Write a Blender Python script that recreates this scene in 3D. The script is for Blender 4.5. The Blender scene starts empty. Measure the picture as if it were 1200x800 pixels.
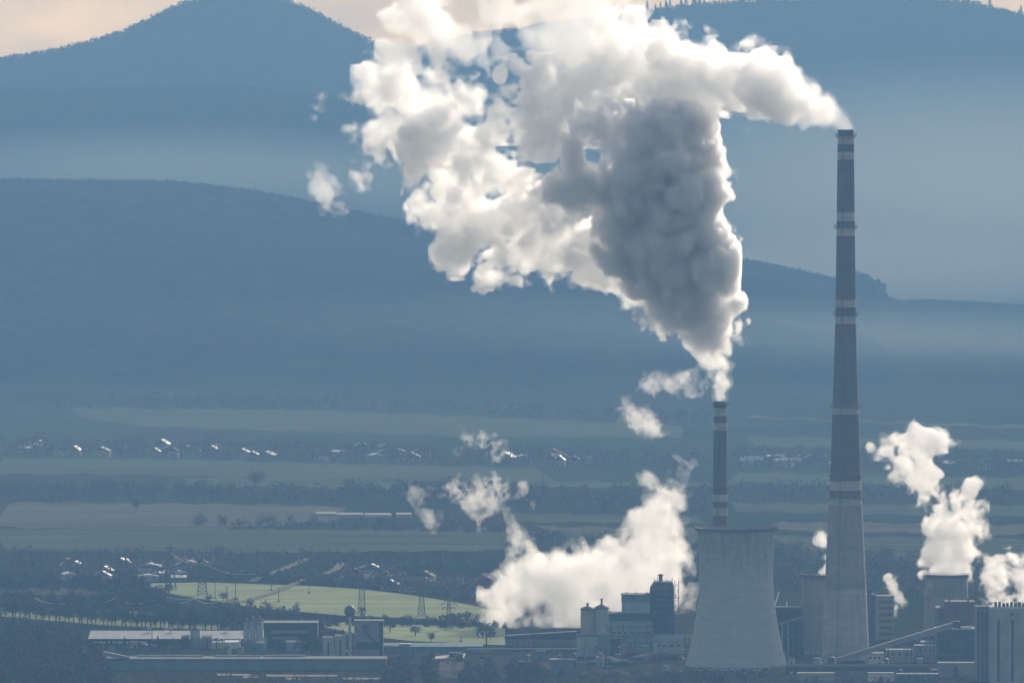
import bpy, bmesh, math, random, time
import numpy as np
from mathutils import Vector
R=math.radians
sc=bpy.context.scene
# ------------------------------------------------------------------ camera, sky, sun, exposure
F=10300.0; TH=math.atan(243/F)
cam=bpy.data.cameras.new('camera'); co=bpy.data.objects.new('camera',cam); sc.collection.objects.link(co)
co.location=(0,0,300); co.rotation_euler=(math.pi/2-TH,0,0); cam.sensor_width=36; cam.lens=36*F/1200
cam.clip_start=10; cam.clip_end=60000
sc.camera=co
SUN_AZ=R(22); SUN_EL=R(24)
w=bpy.data.worlds.new('World'); sc.world=w; w.use_nodes=True; nt=w.node_tree
sky=nt.nodes.new('ShaderNodeTexSky'); sky.sky_type='NISHITA'; sky.sun_disc=False
sky.sun_elevation=SUN_EL; sky.sun_rotation=SUN_AZ; sky.dust_density=2.0
bg=nt.nodes['Background']; bg.inputs['Strength'].default_value=0.1
# thin veil of high cloud over the sky
tc=nt.nodes.new('ShaderNodeTexCoord'); mp=nt.nodes.new('ShaderNodeMapping'); mp.inputs['Scale'].default_value=(1,1,3)
cn=nt.nodes.new('ShaderNodeTexNoise'); cn.inputs['Scale'].default_value=38; cn.inputs['Detail'].default_value=6
cr=nt.nodes.new('ShaderNodeValToRGB'); cr.color_ramp.elements[0].position=.35; cr.color_ramp.elements[1].position=.65
cm=nt.nodes.new('ShaderNodeMix'); cm.data_type='RGBA'; cm.inputs[0].default_value=.7
sx=nt.nodes.new('ShaderNodeSeparateXYZ'); nt.links.new(tc.outputs['Generated'],sx.inputs[0])
el=nt.nodes.new('ShaderNodeMapRange'); el.inputs[1].default_value=.03; el.inputs[2].default_value=.16; el.inputs[3].default_value=.8; el.inputs[4].default_value=.06   # cloud bank low on the horizon
nt.links.new(sx.outputs[2],el.inputs[0]); nt.links.new(el.outputs[0],cm.inputs[0])
mm=nt.nodes.new('ShaderNodeMath'); mm.operation='MULTIPLY'; mm.inputs[1].default_value=1.0
nt.links.new(tc.outputs['Generated'],mp.inputs[0]); nt.links.new(mp.outputs[0],cn.inputs['Vector'])
nt.links.new(cn.outputs[0],cr.inputs[0]); nt.links.new(cr.outputs[0],mm.inputs[0]); cr.color_ramp.elements[0].color=(.55,.48,.4,1); cr.color_ramp.elements[1].color=(1,.79,.53,1)
bs=nt.nodes.new('ShaderNodeVectorMath'); bs.operation='SCALE'; bs.inputs[3].default_value=24
nt.links.new(cr.outputs[0],bs.inputs[0]); nt.links.new(bs.outputs[0],cm.inputs[7])
nt.links.new(sky.outputs[0],cm.inputs[6]); nt.links.new(cm.outputs[2],bg.inputs[0])
sun=bpy.data.lights.new('sun','SUN'); so=bpy.data.objects.new('sun',sun); sc.collection.objects.link(so)
sun.energy=5.0; sun.angle=R(.6); sun.color=(1,.94,.84)
sd=Vector((math.sin(SUN_AZ)*math.cos(SUN_EL),math.cos(SUN_AZ)*math.cos(SUN_EL),math.sin(SUN_EL)))
so.rotation_euler=sd.to_track_quat('Z','Y').to_euler()
vs=sc.view_settings; vs.view_transform='Standard'; vs.look='None'; vs.exposure=0.12; vs.gamma=1
sc.cycles.use_denoising=True
sc.cycles.volume_bounces=8; sc.cycles.max_bounces=9; sc.cycles.transparent_max_bounces=160
HAZE_COL=(.129,.27,.478); HAZE_D=1.3e-4; HAZE_ABS=(.36,.36,.36)

# ------------------------------------------------------------------ helpers
def P(px,py,Y):
    a=(px-600)/F; b=-(py-400)/F; s,c=math.sin(TH),math.cos(TH)
    t=Y/(c+b*s); return (a*t,Y,300+(-s+b*c)*t)
def X(px,Y): return P(px,400,Y)[0]
def Z(py,Y): return P(600,py,Y)[2]
def tag(o,label=None,cat=None,group=None,kind=None):
    for k,v in (('label',label),('category',cat),('group',group),('kind',kind)):
        if v: o[k]=v
    return o
def thing(name,loc,label,cat,group=None,rz=0):
    o=bpy.data.objects.new(name,None); sc.collection.objects.link(o); o.location=loc; o.rotation_euler=(0,0,rz)
    return tag(o,label,cat,group)
def mesh(name,v,f,m,parent=None,smooth=False,mi=None):
    me=bpy.data.meshes.new(name)
    v=np.asarray(v,np.float32); f=np.asarray(f,np.int32)
    me.vertices.add(len(v)); me.vertices.foreach_set('co',v.ravel())
    k=f.shape[1]; me.loops.add(f.size); me.loops.foreach_set('vertex_index',f.ravel())
    me.polygons.add(len(f)); me.polygons.foreach_set('loop_start',np.arange(0,f.size,k,dtype=np.int32))
    me.polygons.foreach_set('loop_total',np.full(len(f),k,np.int32))
    if mi is not None: me.polygons.foreach_set('material_index',np.asarray(mi,np.int32))
    me.update(calc_edges=True)
    if smooth: me.polygons.foreach_set('use_smooth',np.ones(len(f),bool))
    for q in (m if isinstance(m,(list,tuple)) else [m]): me.materials.append(q)
    o=bpy.data.objects.new(name,me); sc.collection.objects.link(o)
    if parent: o.parent=parent
    return o
class MB:
    def __init__(s): s.v=[]; s.f=[]; s.mi=[]
    def face(s,pts,mi=0):
        n=len(s.v); s.v+= [tuple(p) for p in pts]; s.f.append(list(range(n,n+len(pts)))); s.mi.append(mi); return s
    def box(s,x0,x1,y0,y1,z0,z1,mi=0):
        n=len(s.v); s.v+=[(x,y,z) for x in(x0,x1) for y in(y0,y1) for z in(z0,z1)]
        for q in ((0,1,3,2),(4,6,7,5),(0,4,5,1),(2,3,7,6),(0,2,6,4),(1,5,7,3)): s.f.append([n+i for i in q]); s.mi.append(mi)
        return s
    def beam(s,p,q,w,h=None,mi=0):
        p=Vector(p);q=Vector(q);d=(q-p).normalized(); h=h or w
        u=d.cross(Vector((0,0,1)))
        u=Vector((1,0,0)) if u.length<1e-3 else u.normalized()
        t=u.cross(d); n=len(s.v)
        for a in (p,q):
            for i,j in ((-1,-1),(1,-1),(1,1),(-1,1)): s.v.append(tuple(a+u*i*w/2+t*j*h/2))
        for q4 in ((0,1,2,3),(7,6,5,4),(0,4,5,1),(1,5,6,2),(2,6,7,3),(3,7,4,0)): s.f.append([n+i for i in q4]); s.mi.append(mi)
        return s
    def lathe(s,prof,n=32,cx=0,cy=0,mi=None,cap=True):
        b=len(s.v)
        for r,z in prof:
            for k in range(n): s.v.append((cx+r*math.cos(k*2*math.pi/n),cy+r*math.sin(k*2*math.pi/n),z))
        for i in range(len(prof)-1):
            for k in range(n):
                s.f.append([b+i*n+k,b+i*n+(k+1)%n,b+(i+1)*n+(k+1)%n,b+(i+1)*n+k]); s.mi.append(mi[i] if mi else 0)
        if cap:
            s.f.append([b+(len(prof)-1)*n+k for k in range(n)]); s.mi.append(mi[-1] if mi else 0)
        return s
    def gable(s,x0,x1,y0,y1,z0,z1,mi=0,ridge='x'):
        n=len(s.v)
        if ridge=='x':
            ym=(y0+y1)/2; s.v+=[(x0,y0,z0),(x1,y0,z0),(x1,y1,z0),(x0,y1,z0),(x0,ym,z1),(x1,ym,z1)]
            fs=[(0,1,5,4),(2,3,4,5),(0,4,3),(1,2,5),(3,2,1,0)]
        else:
            xm=(x0+x1)/2; s.v+=[(x0,y0,z0),(x1,y0,z0),(x1,y1,z0),(x0,y1,z0),(xm,y0,z1),(xm,y1,z1)]
            fs=[(0,4,5,3),(1,2,5,4),(0,1,4),(2,3,5),(3,2,1,0)]
        for q in fs: s.f.append([n+i for i in q]); s.mi.append(mi)
        return s
    def build(s,name,m,parent=None,smooth=False):
        me=bpy.data.meshes.new(name); me.from_pydata(s.v,[],s.f)
        for q in (m if isinstance(m,(list,tuple)) else [m]): me.materials.append(q)
        for p,i in zip(me.polygons,s.mi): p.material_index=i; p.use_smooth=smooth
        me.update(); o=bpy.data.objects.new(name,me); sc.collection.objects.link(o)
        if parent: o.parent=parent
        return o
def copy_tree(o,parent=None):
    c=o.copy(); sc.collection.objects.link(c); c.parent=parent
    for ch in list(o.children): copy_tree(ch,c)
    return c
# materials
def surf(name,col,rough=.85,metal=0,var=.25,scale=.2,stretch=(1,1,1),col2=None,detail=6,spec=.3):
    m=bpy.data.materials.new(name); m.use_nodes=True; n=m.node_tree; b=n.nodes['Principled BSDF']
    b.inputs['Roughness'].default_value=rough; b.inputs['Metallic'].default_value=metal; b.inputs['Specular IOR Level'].default_value=spec
    t=n.nodes.new('ShaderNodeTexCoord'); mpp=n.nodes.new('ShaderNodeMapping'); mpp.inputs['Scale'].default_value=stretch
    x=n.nodes.new('ShaderNodeTexNoise'); x.inputs['Scale'].default_value=scale; x.inputs['Detail'].default_value=detail; x.inputs['Roughness'].default_value=.65
    r=n.nodes.new('ShaderNodeValToRGB'); r.color_ramp.elements[0].position=.32; r.color_ramp.elements[1].position=.68
    a=[c*(1-var) for c in col]; c2=col2 or [min(1,c*(1+var)) for c in col]
    r.color_ramp.elements[0].color=(*a,1); r.color_ramp.elements[1].color=(*c2,1)
    n.links.new(t.outputs['Object'],mpp.inputs[0]); n.links.new(mpp.outputs[0],x.inputs['Vector']); n.links.new(x.outputs[0],r.inputs[0]); n.links.new(r.outputs[0],b.inputs['Base Color'])
    return m
def vol(name,col,dens,g=0.0,ab=(1,1,1)):
    m=bpy.data.materials.new(name); m.use_nodes=True; n=m.node_tree; n.nodes.clear()
    o=n.nodes.new('ShaderNodeOutputMaterial'); v=n.nodes.new('ShaderNodeVolumePrincipled')
    v.inputs['Color'].default_value=(*col,1); v.inputs['Density'].default_value=dens; v.inputs['Anisotropy'].default_value=g
    v.inputs['Absorption Color'].default_value=(*ab,1)
    n.links.new(v.outputs[0],o.inputs['Volume']); return m
# ------------------------------------------------------------------ terrain
def sm(t): t=np.clip(t,0,1); return t*t*(3-2*t)
H1=np.array([(-300,218),(0,215),(100,216),(200,217),(300,229),(400,250),(480,266),(560,280),(700,293),(860,308),(950,326),(1028,346),(1042,361),(1085,358),(1130,361),(1200,367),(1500,378)],float)
HM=np.array([(-300,112),(0,110),(100,108),(200,103),(260,102),(330,106),(420,112),(480,128),(560,180),(650,300),(1500,330)],float)
H2=np.array([(-300,90),(0,70),(60,61),(110,49),(150,36),(190,16),(212,5),(240,0),(290,-2),(330,0),(348,6),(380,21),(420,43),(450,56),(480,61),(530,47),(560,41),(600,37),(640,29),(700,22),(760,14),(800,8),(860,3),(900,1),(960,0),(1100,0),(1140,4),(1180,14),(1200,19),(1500,60)],float)
def zr(tab,Y,px): 
    py=np.interp(px,tab[:,0],tab[:,1]); return 300+(157-py)*Y/F*(1-0.00)
Y1,YM,Y2=13000.,16000.,19000.
rt=np.random.default_rng(11)
GX=np.arange(-3500,3501,30.); GY=np.concatenate([np.arange(-250,3300,250.),np.arange(3300,19951,30.)])
def rnd2(nx,ny,cx,cy):
    def W(n,c):
        t=np.arange(n)/c; i=t.astype(int); u=t-i; M=np.zeros((n,int(n/c)+5))
        for k,wt in enumerate([(1-u)**3/6,(3*u**3-6*u**2+4)/6,(-3*u**3+3*u**2+3*u+1)/6,u**3/6]): M[np.arange(n),i+k]+=wt
        return M
    A,B=W(nx,cx),W(ny,cy); return A@rt.standard_normal((A.shape[1],B.shape[1]))@B.T
XX,YY=np.meshgrid(GX,GY,indexing='ij')
def hfun(x,y):
    z=0*x
    h=zr(H1,Y1,600+x*F/np.maximum(y,9000)); t=(y-10100)/(Y1-10100)
    a=np.where(y<Y1,h*(.25*np.clip(t,0,1)+.75*sm(t*.97+.03*np.clip(t,0,1)))*(t>0),h*(1-sm((y-Y1)/1500)))
    a=np.where(t>0,a,0)
    hm=zr(HM,YM,600+x*F/np.maximum(y,9000)); t=(y-14000)/(YM-14000)
    b=np.where(y<YM,hm*sm(t),hm*(1-.35*sm((y-YM)/1400)))
    h2=zr(H2,Y2,600+x*F/np.maximum(y,9000)); t=(y-14300)/(Y2-14300)
    c=np.where(y<Y2,h2*np.clip(t,0,1)**1.25,h2-(y-Y2)*.3)
    return np.maximum(np.maximum(a,b),c)*(y>10100)
ZZ=hfun(XX,YY)
far=np.clip((YY-10500)/1500,0,1)
crestk=np.minimum(1,np.minimum(np.abs(YY-Y1)/500,np.abs(YY-Y2)/500))
ZZ=ZZ+far*crestk*(rnd2(*XX.shape,14,18)*20+rnd2(*XX.shape,5,6)*11)+(1-far)*np.clip((YY-5900)/600,0,1)*(rnd2(*XX.shape,9,14)*2.2+1.2)
ZZ=np.maximum(ZZ,0)
# low wooded knoll at the near left
kn=np.exp(-(((XX-X(30,4700))/38)**2+((YY-4700)/90)**2))*9; ZZ+=kn
def gz(x,y):
    i=min(max(int((x-GX[0])/30),0),len(GX)-2); j=min(max(int(np.searchsorted(GY,y))-1,0),len(GY)-2)
    u=(x-GX[i])/30; v=(y-GY[j])/(GY[j+1]-GY[j])
    return (ZZ[i,j]*(1-u)+ZZ[i+1,j]*u)*(1-v)+(ZZ[i,j+1]*(1-u)+ZZ[i+1,j+1]*u)*v
def G(px,py):
    "the point of the ground seen at a pixel"
    a=4300.
    while a<19500:
        p=P(px,py,a)
        if p[2]<=gz(p[0],a)+.01: break
        a+=25
    lo,hi=a-25,a
    for _ in range(8):
        m=(lo+hi)/2; p=P(px,py,m)
        if p[2]<=gz(p[0],m)+.01: hi=m
        else: lo=m
    p=P(px,py,hi); return (p[0],hi,gz(p[0],hi))
nx,ny=XX.shape; idx=np.arange(nx*ny).reshape(nx,ny)
Vt=np.stack([XX,YY,ZZ],-1).reshape(-1,3)
# ground material: plain of dull grass and ploughland, forest on the hills
def ground_mat():
    m=bpy.data.materials.new('ground'); m.use_nodes=True; n=m.node_tree; b=n.nodes['Principled BSDF']; b.inputs['Roughness'].default_value=.95; b.inputs['Specular IOR Level'].default_value=0
    t=n.nodes.new('ShaderNodeTexCoord'); s=n.nodes.new('ShaderNodeSeparateXYZ'); n.links.new(t.outputs['Object'],s.inputs[0])
    def noise(scale,st,det=6):
        mp=n.nodes.new('ShaderNodeMapping'); mp.inputs['Scale'].default_value=st; x=n.nodes.new('ShaderNodeTexNoise'); x.inputs['Scale'].default_value=scale; x.inputs['Detail'].default_value=det; x.inputs['Roughness'].default_value=.6
        n.links.new(t.outputs['Object'],mp.inputs[0]); n.links.new(mp.outputs[0],x.inputs['Vector']); return x.outputs[0]
    def ramp(src,els):
        r=n.nodes.new('ShaderNodeValToRGB'); e=r.color_ramp.elements
        while len(e)<len(els): e.new(.5)
        for q,(p,c) in zip(e,els): q.position=p; q.color=(*c,1)
        n.links.new(src,r.inputs[0]); return r.outputs[0]
    pl=ramp(noise(.004,(1,.35,1)),[(.35,(.015,.02,.014)),(.5,(.03,.04,.024)),(.6,(.038,.033,.027)),(.7,(.02,.024,.017))])
    fo=ramp(noise(.03,(1,.35,1),9),[(.36,(.004,.006,.005)),(.5,(.014,.014,.011)),(.66,(.04,.034,.025))])
    mr=n.nodes.new('ShaderNodeMapRange'); mr.inputs[1].default_value=10350; mr.inputs[2].default_value=10900; n.links.new(s.outputs[1],mr.inputs[0])
    mx=n.nodes.new('ShaderNodeMix'); mx.data_type='RGBA'; n.links.new(mr.outputs[0],mx.inputs[0]); n.links.new(pl,mx.inputs[6]); n.links.new(fo,mx.inputs[7])
    n.links.new(mx.outputs[2],b.inputs['Base Color']); return m
GM=ground_mat()
g=mesh('ground',Vt,np.stack([idx[:-1,:-1],idx[1:,:-1],idx[1:,1:],idx[:-1,1:]],-1).reshape(-1,4),GM,smooth=True); tag(g,kind='structure')
# haze box round the camera and the whole scene
bx=[(x,y,z) for x in(-3560,3560) for y in (-320,20010) for z in (-2,690)]
hz=mesh('haze',bx,[(0,1,3,2),(4,6,7,5),(0,4,5,1),(2,3,7,6),(0,2,6,4),(1,5,7,3)],vol('haze',HAZE_COL,HAZE_D,0,HAZE_ABS)); tag(hz,kind='stuff')
# fields, roads: draped sheets
def strip(name,top,bot,mat,lift=.25,nx=70,ny=6):
    top=np.array(top,float); bot=np.array(bot,float)
    x0=max(top[0,0],bot[0,0]); x1=min(top[-1,0],bot[-1,0]); vs_=[]; fa=name=='field' and top[:,1].mean()<660; sk=(rt.random(2)-.5)*(70 if fa else 8); jt=rt.random(6)*9
    for i in range(nx+1):
        px=x0+(x1-x0)*i/nx; a=np.interp(px,top[:,0],top[:,1]); b=np.interp(px,bot[:,0],bot[:,1])
        if fa: a+=.9*math.sin(px*.11+jt[0])+.5*math.sin(px*.31+jt[1]); b+=.9*math.sin(px*.09+jt[2])+.5*math.sin(px*.27+jt[3])
        for j in range(ny+1):
            u=i/nx; p=G(px+(sk[0]*(1-u)+sk[1]*u)*(j/ny-.5),b+(a-b)*j/ny); vs_.append((p[0],p[1],p[2]+lift+max(0,(p[1]-9000)/4000)))
    I=np.arange((nx+1)*(ny+1)).reshape(nx+1,ny+1)
    o=mesh(name,vs_,np.stack([I[:-1,:-1],I[1:,:-1],I[1:,1:],I[:-1,1:]],-1).reshape(-1,4),mat,smooth=True); tag(o,kind='structure'); return o
_sf=surf
def surf(name,col,**k): k.setdefault('spec',0); k.setdefault('rough',1); return _sf(name,col,**k)
lit=surf('sunlit_green',(.28,.315,.175),var=.25,scale=.035,stretch=(.25,1,1),detail=9)  # sun patch amid cloud shade, put into a brighter green
M_green=surf('green_field',(.075,.09,.06),var=.4,scale=.016,stretch=(.3,1.5,1),detail=9)
M_pale=surf('stubble',(.105,.1,.08),var=.35,scale=.016,stretch=(.3,1.5,1),detail=9)
M_brown=surf('ploughland',(.04,.036,.032),var=.3,scale=.015,stretch=(.3,1.5,1))
M_dirt=surf('dirt_road',(.22,.2,.16),var=.2,scale=.1)
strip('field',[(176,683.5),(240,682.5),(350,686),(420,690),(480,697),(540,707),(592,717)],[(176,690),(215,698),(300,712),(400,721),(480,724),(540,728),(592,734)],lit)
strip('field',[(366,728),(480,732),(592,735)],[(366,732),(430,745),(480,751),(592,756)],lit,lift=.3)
strip('field',[(0,711),(130,715),(258,722)],[(0,722),(130,733),(258,738)],surf('sunlit_meadow',(.2,.22,.1),var=.45,scale=.05,stretch=(3,.3,1)))  # sunlit grass, its sun put into the lighter green
strip('field',[(0,690),(100,688),(135,686)],[(0,697),(100,697),(135,695)],M_pale)
strip('field',[(560,700),(600,706)],[(560,712),(600,718)],M_brown)
for top,bot,mt in [
 ([(0,589),(250,591),(400,594)],[(0,618),(230,622),(400,612)],M_pale),
 ([(0,620),(230,620),(560,622),(820,626)],[(0,646),(260,648),(560,646),(820,640)],M_green),
 ([(0,537),(200,539),(400,543),(640,549)],[(0,556),(130,556),(400,562),(640,566)],M_green),
 ([(215,560),(330,560),(480,564)],[(215,570),(330,572),(480,574)],M_green),
 ([(85,478),(330,480),(520,487),(800,500)],[(85,487),(160,500),(420,508),(520,511),(800,513)],M_green),
 ([(330,469),(420,472),(820,484)],[(330,474),(420,480),(820,489)],M_brown),
 ([(90,428),(160,432)],[(90,433),(160,436)],M_brown),([(190,434),(240,438)],[(190,442),(240,446)],M_brown),([(330,421),(420,425)],[(330,430),(420,436)],M_brown),
 ([(575,435),(700,443),(820,441)],[(575,440),(700,450),(820,452)],M_brown),
 ([(620,563),(770,566),(880,566)],[(620,570),(770,574),(880,570)],M_green),
 ([(600,602),(820,605)],[(600,612),(820,614)],M_green),
 ([(640,617),(830,620)],[(640,626),(830,628)],M_pale),
 ([(870,455),(1060,462),(1200,468)],[(870,462),(1060,475),(1200,480)],M_brown),
 ([(860,487),(980,492),(1210,500)],[(860,489),(980,494),(1210,503)],M_pale),
 ([(880,512),(1210,516)],[(880,524),(1210,528)],M_green),
 ([(860,554),(980,556),(1210,560)],[(860,566),(980,570),(1210,574)],M_green),
 ([(860,590),(1210,592)],[(860,600),(1210,606)],M_green),
 ([(900,612),(1210,616)],[(900,621),(1210,628)],M_pale),
 ([(910,628),(1210,632)],[(910,655),(1210,664)],M_green)]:
    strip('field',top,bot,mt,lift=.5,ny=4)
def road(pts,wd,mat=M_dirt):
    C=[Vector(G(*p)) for p in pts]; v=[];f=[]
    for i,p in enumerate(C):
        d=(C[min(i+1,len(C)-1)]-C[max(i-1,0)]).normalized(); u=Vector((-d.y,d.x,0))*wd/2
        v+=[tuple(p+u+Vector((0,0,.7))),tuple(p-u+Vector((0,0,.7)))]
    f=[(2*i,2*i+1,2*i+3,2*i+2) for i in range(len(C)-1)]
    tag(mesh('road',v,f,mat),kind='structure')
road([(283,706),(300,701),(320,695),(345,684.5),(358,678),(378,674),(392,669),(401,660)],6)
road([(296,682),(308,675),(330,668),(345,662),(360,655)],6)
# yard of the works (compacted ground), and pale strips
M_yard=surf('yard',(.04,.04,.04),var=.5,scale=.05)
strip('yard',[(330,765),(600,762),(1205,745)],[(330,800),(600,805),(1205,805)],M_yard,lift=.12,ny=8)
M_sand=surf('bare_sand',(.3,.25,.21),var=.3,scale=.1,stretch=(.3,1,1))
for a,b,y in ((285,302,793),(312,395,791.5),(335,352,795),(402,448,795),(255,300,790.5)):
    strip('ground_patch',[(a,y-1.2),(b,y-.6)],[(a,y+1.4),(b,y+1)],M_sand,lift=.3,nx=8,ny=2)
strip('ground_patch',[(503,770),(545,765)],[(503,772),(545,771)],surf('lit_ground',(.5,.47,.42),var=.2,scale=.2),lift=.3,nx=8,ny=2)  # light on the ground put into pale sheets, this and the next
strip('ground_patch',[(510,776),(545,774)],[(510,790),(548,798)],M_pale,lift=.3,nx=8,ny=2)

# thin mist lying in the valleys between the ridges (closed ellipsoids of even, very thin air)
def mist(px,py,Y,rx,ry,rz,d,label):
    c=P(px,py,Y); n=14; root=None; mt=vol('mist',(.7,.85,.86),d*.2,0,(.7,.7,.7))
    for k,sc_ in enumerate((1.35,1.22,1.1,.98,.86,.74,.62,.5,.38,.25)):
        m=MB(); m.lathe([(max(.01,math.cos(a))*sc_,math.sin(a)*sc_) for a in np.linspace(-1.57,1.57,n)],40); o=m.build('valley_mist' if root is None else 'mist_layer',mt,root,True)
        if root is None: root=o; o.location=c; o.scale=(rx,ry,rz); tag(o,label,'mist',kind='stuff')
mist(1150,235,15300,620,900,190,4.5e-4,'pale mist in the valley at right below the far mountain')
mist(1010,330,14700,520,500,75,6e-4,'low mist behind the hill crest at right')
mist(210,200,14700,480,450,60,3.6e-4,'low mist between the near hill and the middle ridge')
mist(480,240,15000,300,500,75,3.4e-4,'mist in the notch behind the hill, centre left')
mist(620,395,11300,700,500,45,2.2e-4,'thin mist along the foot of the near long hill')
mist(1080,420,11200,500,500,50,2.5e-4,'thin mist at the foot of the hill at right')
mist(330,560,8400,1500,2300,42,1.4e-4,'thin haze lying over the fields of the plain')
surf=_sf
# ------------------------------------------------------------------ materials of the works
def streaky(name,col,dark,amt=.6,scale=1.0,rough=.85):
    "concrete with vertical run-off streaks round a shaft (angle) and along z"
    m=bpy.data.materials.new(name); m.use_nodes=True; n=m.node_tree; b=n.nodes['Principled BSDF']; b.inputs['Roughness'].default_value=rough; b.inputs['Specular IOR Level'].default_value=.25
    t=n.nodes.new('ShaderNodeTexCoord'); mp=n.nodes.new('ShaderNodeMapping'); mp.inputs['Scale'].default_value=(1,1,.035)
    x=n.nodes.new('ShaderNodeTexNoise'); x.inputs['Scale'].default_value=.55*scale; x.inputs['Detail'].default_value=5; x.inputs['Roughness'].default_value=.7
    y=n.nodes.new('ShaderNodeTexNoise'); y.inputs['Scale'].default_value=.06*scale; y.inputs['Detail'].default_value=5
    r=n.nodes.new('ShaderNodeValToRGB'); r.color_ramp.elements[0].position=.38; r.color_ramp.elements[1].position=.58
    mx=n.nodes.new('ShaderNodeMix'); mx.data_type='RGBA'; mx.inputs[6].default_value=(*dark,1); mx.inputs[7].default_value=(*col,1)
    ml=n.nodes.new('ShaderNodeMix'); ml.data_type='RGBA'; ml.blend_type='MULTIPLY'; ml.inputs[0].default_value=amt
    n.links.new(t.outputs['Object'],mp.inputs[0]); n.links.new(mp.outputs[0],x.inputs['Vector']); n.links.new(x.outputs[0],r.inputs[0]); n.links.new(r.outputs[0],mx.inputs[0])
    m2=n.nodes.new('ShaderNodeMapping'); m2.inputs['Scale'].default_value=(1,1,5); n.links.new(t.outputs['Object'],m2.inputs[0]); n.links.new(m2.outputs[0],y.inputs['Vector']); yr=n.nodes.new('ShaderNodeValToRGB'); yr.color_ramp.elements[0].position=.3; yr.color_ramp.elements[0].color=(.55,.55,.56,1); yr.color_ramp.elements[1].position=.65; yr.color_ramp.elements[1].color=(1.0,.99,.98,1); n.links.new(y.outputs[0],yr.inputs[0]); n.links.new(mx.outputs[2],ml.inputs[6]); n.links.new(yr.outputs[0],ml.inputs[7])
    n.links.new(ml.outputs[2],b.inputs['Base Color']); return m
conc=streaky('concrete',(.36,.36,.355),(.29,.29,.29))
conc_d=streaky('sooty_concrete',(.1,.1,.105),(.07,.07,.075))
conc_m=streaky('grey_concrete',(.27,.27,.27),(.21,.21,.21))
band_w=streaky('white_band',(.4,.41,.42),(.3,.3,.31),scale=2)
band_r=streaky('faded_red_band',(.15,.08,.08),(.09,.055,.055),scale=2)
band_k=streaky('soot_band',(.06,.06,.065),(.035,.035,.04),scale=2)
steel=surf('steel',(.09,.095,.1),rough=.6,metal=.3)
dark=surf('dark_cladding',(.045,.05,.06),var=.3,scale=.3)
grey=surf('grey_cladding',(.2,.21,.22),var=.15,scale=.3,stretch=(1,1,.3))
light=surf('light_cladding',(.27,.34,.34),var=.25,scale=.3,stretch=(1,1,.3))
teal=surf('teal_cladding',(.1,.17,.18),var=.2,scale=.2,stretch=(1,1,.3))
tealr=surf('teal_roof',(.12,.2,.21),rough=.6,var=.2,scale=.2)
white=surf('white_sheet',(.5,.5,.49),rough=.55,var=.2,scale=.3,spec=.6)
tan=surf('tan_render',(.3,.27,.23),var=.2,scale=.3)
brick=surf('brick',(.13,.085,.08),var=.3,scale=.3)
glass=surf('window_glass',(.03,.035,.045),rough=.15,var=.2,spec=.8)
glint=surf('galvanised_sheet',(.7,.72,.74),rough=.32,metal=.9,var=.1,scale=.4)
roofm=surf('roofing_felt',(.09,.09,.1),rough=.7,var=.3,scale=.15)
rust=surf('rusty_steel',(.13,.08,.06),rough=.8,var=.4,scale=.5)
coal=surf('coal',(.03,.028,.027),var=.5,scale=.4,spec=.05)
soil=surf('soil_heap',(.06,.052,.045),var=.4,scale=.15,spec=0)
railm=surf('railing_steel',(.12,.12,.13),rough=.5,metal=.4)

def rail_ring(r,z,n=24,h=1.3):
    m=MB()
    for k in range(n):
        a=k*2*math.pi/n; b=(k+1)*2*math.pi/n
        p=(r*math.cos(a),r*math.sin(a)); q=(r*math.cos(b),r*math.sin(b))
        m.beam((*p,z),(*p,z+h),.14); m.beam((*p,z+h),(*q,z+h),.14); m.beam((*p,z+h*.5),(*q,z+h*.5),.1)
    return m
def profile(rows,cx,Y):
    out=[]
    for py,a,b in rows: out.append(((b-a)/2*Y/F,Z(py,Y)))
    return out
def chimney(Y,cx,rows,bands,plats,label,top_in,ladder=True):
    """rows (py,left,right); bands (py_top,py_bottom,slot)"""
    t=thing('chimney',(X(cx,Y),Y,0),label,'chimney')
    rows=sorted(rows); pys=np.array([r[0] for r in rows],float); wd=np.array([(r[2]-r[1])/2 for r in rows])
    top,bot=pys[0],pys[-1]
    ys=sorted(set([top,bot]+[b for q in bands for b in q[:2]]+list(np.arange(top,bot,12.))),reverse=True)
    prof=[];mi=[]
    for i,y in enumerate(ys):
        prof.append((float(np.interp(y,pys,wd))*Y/F,max(0,Z(y,Y))))
        if i<len(ys)-1:
            c=(y+ys[i+1])/2; s=0
            for a,b,k in bands:
                if a<=c<=b: s=k
            mi.append(s)
    r1,z1=prof[-1]; m=MB(); m.lathe(prof+[(r1-.6,z1),(r1-.6,z1-6)],48,mi=mi+[3,3,3])
    m.build('shaft',[conc,band_w,band_r,band_k,conc_d,conc_m],t,True)
    for p in plats:
        r=float(np.interp(p,pys,wd))*Y/F; z=Z(p,Y); pm=MB()
        pm.lathe([(r-.2,z-.25),(r+1.5,z-.25),(r+1.5,z+.05),(r-.2,z+.05)],48,cap=False)
        for k in range(16):
            a=k*math.pi/8; pm.beam((r*math.cos(a),r*math.sin(a),z-1.6),((r+1.4)*math.cos(a),(r+1.4)*math.sin(a),z-.2),.15)
        po=pm.build('platform',steel,t); rail_ring(r+1.4,z).build('railing',railm,po)
    if ladder:
        lm=MB(); a=-math.pi*.62
        for (ra,za),(rb,zb) in zip(prof,prof[1:]):
            for s in (-.35,.35):
                u=(-math.sin(a)*s,math.cos(a)*s)
                lm.beam(((ra+.35)*math.cos(a)+u[0],(ra+.35)*math.sin(a)+u[1],za),((rb+.35)*math.cos(a)+u[0],(rb+.35)*math.sin(a)+u[1],zb),.12)
        lm.build('ladder',steel,t)
    return t
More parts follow.
